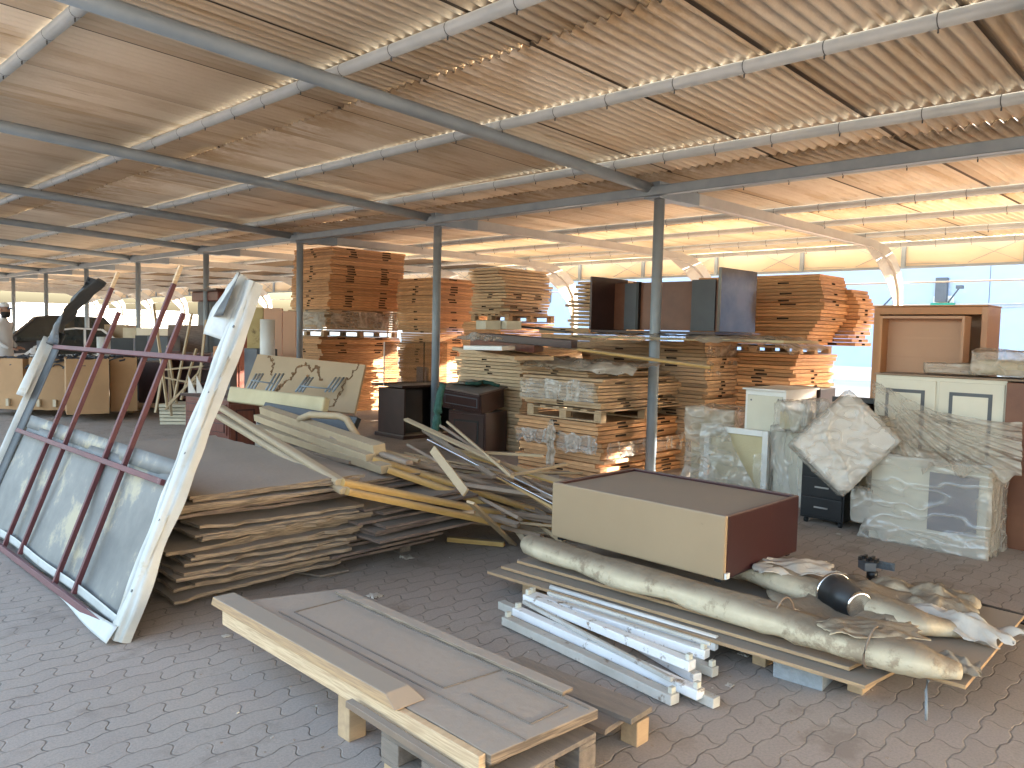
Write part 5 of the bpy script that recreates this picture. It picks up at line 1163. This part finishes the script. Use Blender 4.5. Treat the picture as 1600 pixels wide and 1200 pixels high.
g_ = thing('sunglasses', 'dark sunglasses on the man in the white robe', 'sunglasses', bp(.12, 0, 1.70))
for q_ in (-1, 1):
    MB().lathe(bp(.128, q_*.033, 1.695), [(.026*s_, 0), (.022*s_, .008)], n=14, ax=face).build('lens', M['glass'], g_)
    MB().tube(bp(.125, q_*.06, 1.70), bp(.0, q_*.078, 1.70), .004).build('temple', M['black'], g_)
    MB().lathe(bp(.02, q_*.076, 1.665), [(.012, -.006), (.028, 0), (.014, .012)], n=10, ax=bk_*q_).build('ear', M['skin'], t)
for k, (sy, cz, base) in enumerate(((-1, 0, bp(.25, -.165, .96)), (1, 0, bp(.15, .195, .97)))):
    nd = [(base, .026*s_), (base+face*.05, .030*s_)]; ed = [(0, 1)]
    for j in range(4):
        o_ = bk_*(.024*(j-1.5)); ln = (.030, .036, .033, .026)[j]
        nd += [(base+face*.075+o_, .010), (base+face*(.075+ln)+o_*1.1+V((0, 0, -.012)), .009), (base+face*(.075+ln*1.7)+o_*1.1+V((0, 0, -.036)), .008)]
        q = len(nd); ed += [(1, q-3), (q-3, q-2), (q-2, q-1)]
    nd += [(base+face*.03+bk_*sy*-.034, .011), (base+face*.07+bk_*sy*-.045+V((0, 0, -.01)), .009)]; q = len(nd); ed += [(0, q-2), (q-2, q-1)]
    skin_body('hand', nd, ed, M['skin'], t, 1)
for q_ in (-1, 1): MB().box(bp(.05, q_*.09, .035), (.26*s_, .09*s_, .06), rot=(0, 0, math.atan2(face.y, face.x))).build('shoe', M['black'], t, bevel=.02)

# ------------------------------------------------------------------ things on top of the middle stacks
t = thing('shiny_desk', 'shiny dark desk with walnut back panel lying on the stack right of the nearest column', 'desk', (7.6, 5.2, 1.66))
X0_ = 7.5; yr_, yl_ = 4.36, 6.12; z0_ = 1.66
zt_ = aX(920, 432, X0_).z; zr_ = aX(1123, 417, X0_).z
MB().bx((X0_-.0, yl_-.03, z0_), (X0_+.72, yl_, zt_)).build('end_panel', M['darkbrown'], t, bevel=.003)
MB().bx((X0_+.02, yr_, z0_), (X0_+.80, yr_+.035, zr_)).build('end_panel', M['gloss'], t, bevel=.004)
MB().bx((X0_+.45, yr_+.036, z0_+.01), (X0_+.475, yl_-.031, zt_-.06)).build('modesty_panel', M['burl'], t)
for (a_, b_) in ((.12, .40), (.82, .68 if False else .92)):
    pass
yy = lambda f: yl_-.031+(yr_+.036-yl_+.031)*f
MB().bx((X0_+.43, yy(.21), z0_+.01), (X0_+.449, yy(.10), zt_-.07)).build('grey_strip', M['greyp'], t)
MB().bx((X0_+.43, yy(.84), z0_+.01), (X0_+.449, yy(.66), zt_-.05)).build('grey_strip', M['greyp'], t)
MB().bx((X0_+.40, yy(.235), z0_+.01), (X0_+.46, yy(.215), zt_-.05)).build('divider', M['black'], t)
MB().bx((X0_+.0, yr_+.036, z0_-.03), (X0_+.80, yl_-.031, z0_-.002)).build('desk_top', M['darkbrown'], t)
p, q = aX(893, 526, 7.35), aX(1243, 533, 7.35)
def film(a, b):
    y_ = p.y+(q.y-p.y)*a+.0; x_ = 7.3+b*.9+.1*noise.noise(V((a*4, b*3, 3)))
    z_ = 1.615+.03*noise.noise(V((a*9, b*4, 1)))+.02*noise.noise(V((a*30, b*9, 5)))
    if b < .12: z_ -= (.12-b)*(.5+.6*noise.noise(V((a*10, 1, 1))))
    if a > .9: z_ -= (a-.9)*1.2
    return V((x_, y_, z_))
t = thing('wrapped_slab', 'wide pale board in torn plastic film under the shiny dark desk', 'wrapped board', (7.7, 5.0, 1.58))
MB().bx((7.36, q.y+.12, 1.56), (8.15, p.y-.02, 1.585)).build('board', M['foam'], t, bevel=.003)
MB().grid(film, 60, 20).build('plastic_film', M['wrapd'], t)
# film and yellow strip on the front stack
p = aX(818, 548, 6.72); q = aX(1060, 575, 6.72)
def film2(a, b):
    return V((6.7+b*.55+.04*noise.noise(V((a*6, b*4, 8))), p.y+(q.y-p.y)*a*.75, 1.285+.04*(1-a)+.035*noise.noise(V((a*9, b*5, 2)))+.02*noise.noise(V((a*25, b*11, 2)))-(.10*(1-b*6) if b < .16 else 0)))
tag(MB().grid(film2, 44, 18, th=.003).build('plastic_film', M['wrapd']), 'crumpled dusty plastic film bunched on top of the front stack', 'plastic film')
stick(aX(905, 546, 6.62), aX(1112, 574, 6.55), 'yellow moulding lying on the film over the front stack, crossing the nearest column', prof=MPr, sc=.8, mk='yel', name='door_frame_moulding', cat='moulding')
stick(aX(795, 541, 6.9), aX(830, 546, 6.85), 'short yellow block end poking out beside the film on the front stack', w=.06, h=.05, mk='yel', name='wood_strip', cat='strip')
# film patches on stacks
def patch(f, lab, mk='wrapd', nu=18, nv=14): return tag(MB().grid(f, nu, nv).build('plastic_film', M[mk]), lab, 'plastic film')
def fx(x, y0, y1, z0, z1, amp=.04, s_=0): return lambda a, b: V((x-.02-abs(amp*noise.noise(V((a*5+s_, b*4, s_))))-amp*.5*abs(noise.noise(V((a*14, b*14, s_)))), y0+(y1-y0)*a+.05*noise.noise(V((a*2, b*5, s_+3))), z0+(z1-z0)*b+.06*noise.noise(V((a*6, b*2, s_+7)))))
def fy(y, x0, x1, z0, z1, amp=.04, s_=0): return lambda a, b: V((x0+(x1-x0)*a+.05*noise.noise(V((a*2, b*5, s_+3))), y-.02-abs(amp*noise.noise(V((a*5+s_, b*4, s_))))-amp*.5*abs(noise.noise(V((a*14, b*14, s_)))), z0+(z1-z0)*b+.06*noise.noise(V((a*6, b*2, s_+7)))))
patch(fx(6.70, 6.45, 5.35, .86, 1.08, s_=1), 'torn clear film round the bundle above the front pallet', 'wrap')
patch(fx(6.70, 6.5, 6.0, .35, .50, s_=2), 'strip of clear film round the low front stack at its left end', 'wrap')
patch(fx(6.69, 5.85, 5.28, .30, .50, s_=3), 'bunched clear film at the corner of the low front stack', 'wrap')
patch(fx(6.66, 5.98, 5.86, .12, .62, s_=4), 'hanging tatter of greenish film on the low front stack', 'wrapd')
patch(fy(5.27, 6.8, 8.4, .25, .42, s_=5), 'clear film along the right side of the low front stack', 'wrap')
patch(fx(7.95, 13.95, 12.7, 1.60, 1.94, s_=6), 'grey weathered film on the left side of the tallest stack', 'wrapd')
patch(fy(12.64, 8.0, 9.55, 1.62, 1.92, s_=7), 'grey weathered film on the right side of the tallest stack', 'wrapd')
patch(fy(5.0, 8.3, 9.0, 1.12, 1.5, s_=8, amp=.08), 'torn film hanging from the stack under the shiny desk', 'wrapd')
# red-brown panels on the pale stack
for i, (x0, x1, y0, D, L_, mk, lab) in enumerate(((735, 835, 530, 7.9, .08, 'cherry', 'dark red board lowest of the small heap above the pale doors'),
                                  (742, 893, 520, 7.8, .09, 'maroon', 'dark red board on top of the small heap above the pale doors'),
                                  (760, 885, 503, 7.9, .02, 'black', 'thin dark green-black board topmost above the pale doors'))):
    p = aD(x0, y0, 9.9); q = aD(x1, y0+(10, 12, 14)[i], 8.6)
    tag(MB().slab(p, q, q+V((.7, .5, .0)), p+V((.7, .5, .0)), -L_).build('dark_red_board', M[mk], bevel=.004), lab, 'board')
stick(aD(735, 545, 9.8), aD(835, 560, 8.5), 'long pale board edge under the dark red boards', w=.5, h=.04, mk='door_pale', name='pale_board', cat='board')
for i, px in enumerate((763, 795)):
    c = aD(px, 508, 9.3); tag(MB().box(c, (.2, .26, .10), rot=(0, 0, -.3)).build('pale_block', M['slats'], bevel=.004), ('left of two pale blocks on the dark red boards', 'right of two pale blocks on the dark red boards')[i], 'block')
p = aD(724, 540, 8.7); q = aD(784, 541, 8.1); tag(MB().slab(p, q, q+V((.5, .3, 0)), p+V((.5, .3, 0)), -.045).build('metal_tray', M['white'], bevel=.003), 'lilac-white metal tray on the pale door stack', 'tray')
rag(aD(745, 533, 8.6), .4, .4, .08, 'crumpled clear film on the metal tray', 'wrap', 12)

# ------------------------------------------------------------------ wrapped furniture at right
def shell(c, d, rz=0, amp=.03, lab='', mk='wrapm', seed=0, n=14, rot=None, parent=None, skirt=0, name='plastic_wrap'):
    """wrinkled plastic shell round a box, c = centre, d = size"""
    E_ = Euler(rot or (0, 0, rz)).to_matrix(); c = V(c); m = MB(); d = V(d)/2
    bm = bmesh.new(); bmesh.ops.create_cube(bm, size=2); bmesh.ops.subdivide_edges(bm, edges=bm.edges[:], cuts=n*2, use_grid_fill=True)
    vs = []
    for v in bm.verts:
        p = V((v.co.x*d.x, v.co.y*d.y, v.co.z*d.z)); k = V((p.x*5+seed, p.y*5, p.z*5))
        nn = V((v.co.x**5, v.co.y**5, v.co.z**5)).normalized()
        rd = 1-abs(noise.noise(k*1.7+V((3, 1, 7))))*5; rd2 = 1-abs(noise.noise(V((k.x*4, k.y*4, k.z*2.2))))*5
        o_ = amp*(.25+.8*noise.noise(k*.6)+.25*max(0, rd)+.10*max(0, rd2))
        f = skirt*max(0, -v.co.z-.5)*(1+.6*math.sin(p.x*28+seed)+.6*math.sin(p.y*30))
        vs.append(c+E_@(p+nn*max(.004, o_)+V((v.co.x, v.co.y, 0))*f))
    bm.verts.index_update(); fs = [[v.index for v in f.verts] for f in bm.faces]; bm.free()
    m.add(vs, fs, 0, True); return m.build(name, M[mk], parent)
# low wrapped white cabinet in front
t = thing('wrapped_low_cabinet', 'low white cabinet wrapped in milky plastic film standing at right on the paving', 'wrapped cabinet', (6.85, 2.0, 0))
zt_ = .70
MB().bx((6.62, 1.56, .0), (7.05, 2.40, .68)).build('cabinet', M['cream'], t, bevel=.006)
MB().bx((6.606, 1.62, .15), (6.618, 1.96, .60)).build('blue_panel', mat('blue_grey_panel', (.10, .10, .16), rough=.4), t)
shell((6.835, 1.98, .345), (.46, .88, .70), 0, .035, parent=t, seed=3, skirt=.05)
shell((6.66, 2.46, .25), (.10, .14, .26), 0, .03, parent=t, seed=9, n=8)
# tall cream cabinet with two doors
t = thing('panelled_cupboard', 'cream cupboard with two panelled doors half covered by plastic film at right', 'cupboard', (7.4, 2.1, 0))
p = V((7.16, 2.60, 0)); q = V((7.16, 1.60, 0))
MB().bx((7.16, 1.60, 0), (7.60, 2.60, 1.31)).build('carcass', M['cream'], t, bevel=.004)
MB().bx((7.12, 1.0, 0), (7.62, 1.595, 1.30)).build('brown_side', M['burl'], t, bevel=.004)
inset_panels(p, q, .45, 1.29, 2, 'cream', 'greyp', t, name='door', gap=.03)
MB().bx((7.14, 1.0, 1.311), (7.63, 2.61, 1.325)).build('top', M['brown'], t, bevel=.003)
# film draped over it
c00, c10, c01, c11 = aX(1368, 595, 7.10), aX(1600, 660, 6.95), aX(1375, 722, 6.72), aX(1600, 745, 6.58)
def drape(a, b):
    p_ = c00.lerp(c10, a).lerp(c01.lerp(c11, a), b); sag = -.10*math.sin(a*3.14)*(1-b)
    an_ = math.atan2(b+.15, a+.12); w_ = .05*noise.noise(V((a*3, b*3, 3)))+.022*max(0, 1-4*abs(noise.noise(V((an_*9, a*1.2, 1)))))+.014*max(0, 1-4*abs(noise.noise(V((an_*22, a*2, 5)))))
    return p_+V((-.05-w_, 0, sag+w_*.6-(.06*max(0, math.sin(a*23)) if b > .93 else 0)))
tag(MB().grid(drape, 110, 70).build('plastic_sheet', M['wrapd']), 'large dusty plastic sheet draped diagonally over the cream cupboard', 'plastic sheet')
MB().add([c01+V((-.02, 0, -.03)), c11+V((-.02, 0, -.03)), c11+V((.5, 0, -.0)), c01+V((.45, 0, 0))], [(0, 1, 2, 3)])
# wrapped bundle on the cupboard
t = thing('wrapped_bundle', 'rounded bundle in clear plastic on top of the cream cupboard at the right edge', 'bundle', (7.4, 1.7, 1.33))
shell((7.4, 1.68, 1.44), (.36, .42, .17), .1, .045, parent=t, seed=21, mk='wrapd', n=16)
MB().box((7.4, 1.70, 1.41), (.30, .36, .12)).build('cushion', M['foam'], t, bevel=.04)
shell((7.38, 2.05, 1.385), (.25, .40, .06), .2, .03, parent=t, seed=25, mk='wrapd', n=10)
# peach bookcase
t = thing('peach_bookcase', 'tall peach bookcase with a smaller open unit in front of it, far right', 'bookcase', (8.1, 2.45, 0))
m = [((8.0, 2.90, 0), (8.42, 2.955, 1.93), 'orange', 'side_panel'), ((8.0, 1.97, 0), (8.42, 2.02, 1.93), 'peach', 'side_panel'), ((8.0, 2.02, 1.86), (8.42, 2.90, 1.93), 'orange', 'top_panel'), ((8.38, 2.02, 0), (8.40, 2.90, 1.86), 'peach', 'back_panel'), ((7.97, 1.97, 1.932), (8.44, 2.96, 1.945), 'orange', 'cornice')]
for a_, b_, mk, nm in m: MB().bx(a_, b_).build(nm, M[mk], t, bevel=.002)
m = [((7.80, 2.80, 0), (7.99, 2.83, 1.84), 'orange', 'inner_side'), ((7.80, 2.10, 0), (7.99, 2.125, 1.84), 'peach', 'inner_side'), ((7.80, 2.126, 1.815), (7.99, 2.80, 1.84), 'peach', 'inner_top'), ((7.955, 2.126, 0), (7.97, 2.80, 1.814), 'peach', 'inner_back')]
for a_, b_, mk, nm in m: MB().bx(a_, b_).build(nm, M[mk], t, bevel=.002)
for z_ in (1.45, 1.63): MB().bx((7.946, 2.127, z_), (7.954, 2.799, z_+.02)).build('shelf_rail', M['peach'], t)
# diagonal wrapped panel over black pedestal
t = thing('black_pedestal', 'black drawer pedestal on castors under the slanting wrapped cabinet', 'drawer pedestal', (6.9, 2.8, 0))
MB().bx((6.70, 2.64, .05), (7.10, 3.02, .60)).build('body', M['black'], t, bevel=.006)
for k in range(3):
    d_ = MB().bx((6.685, 2.655, .07+k*.175), (6.698, 3.005, .235+k*.175)).build('drawer', M['black'], t, bevel=.004)
    MB().bx((6.675, 2.77, .15+k*.175), (6.684, 2.89, .162+k*.175)).build('handle', M['alu'], d_)
for a_, b_ in ((6.74, 2.68), (7.06, 2.68), (6.74, 2.98), (7.06, 2.98)): MB().lathe((a_, b_-.012, .025), [(.025, 0), (.025, .024)], n=12, ax=(0, 1, 0)).build('castor', M['rubber'], t)
cc = aD(1318, 692, 6.45); t = thing('wrapped_slanting_cabinet', 'flat cabinet wrapped in milky plastic standing slanted on one corner at right', 'wrapped cabinet', cc-V((0, 0, .35)))
a1 = math.atan2(aD(1390, 700, 6.4).z-aD(1290, 780, 6.4).z, 1)
rm = Matrix.Rotation(0, 3, 'X')
def shell_rot(c, d, E_, seed, parent, amp, mk='wrapm', n=14):
    return shell(c, d, rot=E_.to_euler(), amp=amp, seed=seed, parent=parent, mk=mk, n=n)
ez = (aD(1388, 632, 6.4)-aD(1262, 752, 6.4)); yv = ez.normalized(); xv = V((.93, .1, .0)); xv = (xv-yv*xv.dot(yv)).normalized(); zv = xv.cross(yv)
yv = (aD(1340, 618, 6.45)-aD(1262, 690, 6.45)).normalized(); xv = _f.copy(); xv = (xv-yv*xv.dot(yv)).normalized(); xv = (xv+V((0, 0, -.25))).normalized(); xv = (xv-yv*xv.dot(yv)).normalized(); zv = xv.cross(yv)
Em = Matrix((xv, yv, zv)).transposed()
b_ = MB().box(cc, (.12, .60, .52), rot=Em.to_euler()); b_.build('panel', M['white'], t, bevel=.01)
shell(cc, (.15, .64, .56), rot=Em.to_euler(), amp=.03, seed=5, parent=t, n=16)
# wrapped picture frame and neighbours
t = thing('wrapped_picture', 'white square frame wrapped in torn clear plastic behind the big cabinet', 'wrapped frame', (7.25, 3.95, 0))
ya, yb_, za, zb = 4.30, 3.60, .05, .70
for (y0_, y1_, z0_, z1_) in ((ya-.06, ya, za, zb), (yb_, yb_+.06, za, zb), (yb_+.06, ya-.06, zb-.06, zb), (yb_+.06, ya-.06, za, za+.06)):
    MB().bx((7.2, y0_, z0_), (7.25, y1_, z1_)).build('frame_bar', M['white'], t, bevel=.004)
MB().bx((7.235, yb_+.06, za+.06), (7.245, ya-.06, zb-.06)).build('backing', M['foam'], t)
def tent(a, b):
    y_ = ya+.03-(ya-yb_+.04)*a; z_ = zb+.02-(zb)*b; top = (1-b)
    edge = -.14*max(0, a-.45-.5*b)*2 if b < .9 else 0
    if a > .35+b*.9: z_ = z_+(a-.35-b*.9)*.05
    r_ = math.sin(math.atan2(b+.02, a-.45)*9)*.018
    return V((7.17+r_-.03*noise.noise(V((a*6, b*6, 1))), y_, z_))
MB().grid(lambda a, b: tent(a*(.35+.62*b), b), 26, 26).build('plastic_wrap', M['wrapm'], t)
MB().grid(lambda a, b: V((7.16-.05*math.sin(b*3)-.02*noise.noise(V((a*8, b*8, 4))), 3.72-.1*a-.05*b, .46-.36*b+.03*a)), 8, 16).build('film_tatter', M['wrap'], t)
t = thing('wrapped_board_pair', 'cream boards standing in clear plastic right of the wrapped square frame', 'wrapped board', (7.4, 3.4, 0))
MB().bx((7.30, 3.22, 0), (7.45, 3.58, .72)).build('board', M['cream'], t, bevel=.004); shell((7.37, 3.38, .36), (.22, .42, .76), 0, .03, parent=t, seed=31, mk='wrap')
t = thing('wrapped_left_bundle', 'cream padded bundle in plastic between the low stack and the wrapped frame', 'bundle', (7.7, 4.45, 0))
MB().bx((7.5, 4.25, 0), (7.8, 4.65, .78)).build('core', M['foam'], t, bevel=.03); shell((7.65, 4.43, .42), (.40, .52, .84), .2, .05, parent=t, seed=33, mk='wrapd', n=16, skirt=.06)
# white box cabinet with brown section
t = thing('white_box_cabinet', 'plain off-white box cabinet with screw holes standing behind the wrapped frame', 'cabinet', (7.6, 3.7, 0))
MB().bx((7.4, 3.53, 0), (8.1, 3.96, 1.08)).build('carcass', M['white'], t, bevel=.003)
MB().bx((7.385, 3.56, .02), (7.398, 3.93, 1.03)).build('door', M['cream'], t, bevel=.003)
MB().bx((7.36, 3.51, 1.081), (8.12, 3.98, 1.10)).build('top', M['white'], t, bevel=.003)
for (a_, b_) in ((3.60, 1.0), (3.89, .98)): MB().lathe((7.384, a_, b_), [(.009, 0), (.009, .003)], n=8, ax=(-1, 0, 0)).build('screw_hole', M['bolt'], t)
tag(MB().bx((8.12, 3.5, 0), (8.5, 3.95, 1.09)).build('brown_crate', M['darkbrown'], bevel=.004), 'dark brown box against the right side of the off-white box cabinet', 'box')
t = thing('wrapped_small_bundle', 'crumpled clear plastic bundle in front of the off-white box cabinet', 'bundle', (7.2, 3.3, .72))
shell((7.25, 3.35, .86), (.3, .34, .24), .3, .05, parent=t, seed=41, mk='wrap', n=14); MB().box((7.27, 3.35, .83), (.22, .26, .18)).build('core', M['foam'], t, bevel=.03)
shell((7.18, 3.14, .92), (.16, .18, .22), .7, .05, parent=t, seed=43, mk='wrap', n=10)
tag(MB().box((7.9, 3.02, 1.02), (.5, .4, .05), rot=(0, .05, .2)).build('dark_tray', M['black'], bevel=.004), 'small black tray seen above the slanting wrapped cabinet', 'tray')
tag(MB().bx((7.7, 2.85, 0), (8.1, 3.2, .99)).build('brown_crate', M['darkbrown'], bevel=.004), 'dark box behind the slanting wrapped cabinet, carrying the black tray', 'box')
tag(MB().bx((7.0, 2.44, .0), (7.14, 3.0, .96)).build('grey_cushion', M['carpet'], bevel=.04), 'grey padded cushion behind the slanting wrapped cabinet', 'cushion')
t = thing('black_desk', 'black desk at the right frame edge beyond the low wrapped cabinet', 'desk', (7.5, 1.0, 0))
MB().bx((7.15, .4, .0), (7.9, 1.0-.01, .72)).build('body', M['black'], t, bevel=.006)
# wardrobes added out of view at right to keep the low sun off the foreground
for i, (x_, y_, w_, d_, h_, mk) in enumerate(((8.2, -.6, .6, 1.3, 2.0, 'cherry'), (8.8, .75, .6, 1.0, 1.9, 'peach'), (8.0, -2.4, .7, 1.6, 2.05, 'tan'), (9.8, -1.3, .8, 1.5, 2.2, 'cream'))):
    t = thing('sun_blocking_wardrobe', ('dark cherry', 'peach', 'tan', 'cream')[i]+' wardrobe added unseen beyond the right frame edge to block the sun', 'wardrobe', (x_+w_/2, y_+d_/2, 0))
    MB().bx((x_, y_, 0), (x_+w_, y_+d_, h_)).build('carcass', M[mk], t, bevel=.005); inset_panels(V((x_, y_+d_, 0)), V((x_, y_, 0)), .08, h_-.05, 2, mk, 'brown', t, name='door')
# small litter
for i, (px, py, s_) in enumerate(((586, 932, .05), (636, 872, .05), (353, 995, .022), (1164, 1023, .035), (1310, 835, .02), (420, 880, .02), (1140, 1072, .02))):
    def lf(a, b, s_=s_, i=i): return at(px, py, 0)+V(((a-.5)*s_*1.6, (b-.5)*s_*1.6, .004+s_*.6*abs(noise.noise(V((a*4+i, b*4, i))))))
    tag(MB().grid(lf, 8, 8, th=.002).build('paper_scrap', M['paper']), ('crumpled paper beside the far corner of the foreground panel', 'crumpled foil at the foot of the low brown pile', 'tiny paper scrap left of the foreground panel', 'paper scrap right of the lamp battens', 'paper scrap near the black pedestal', 'paper scrap by the tall plywood pile', 'paper scrap by the right ends of the lamp battens')[i], 'litter')
rr = random.Random(9); m = MB()
for i in range(240):
    px = rr.uniform(300, 1500); py = rr.uniform(780, 1190); c = at(px, py, 0)
    s_ = rr.uniform(.002, .007); m.box(c+V((0, 0, s_*.3)), (s_*rr.uniform(1, 3), s_, s_*.6), rot=(0, 0, rr.uniform(0, 3)), m=rr.choice((0, 0, 0, 0, 1)))
tag(m.build('ground_debris', [M['brown'], M['paper']]), 'small wood chips and grit scattered over the paving', 'debris', kind='stuff')
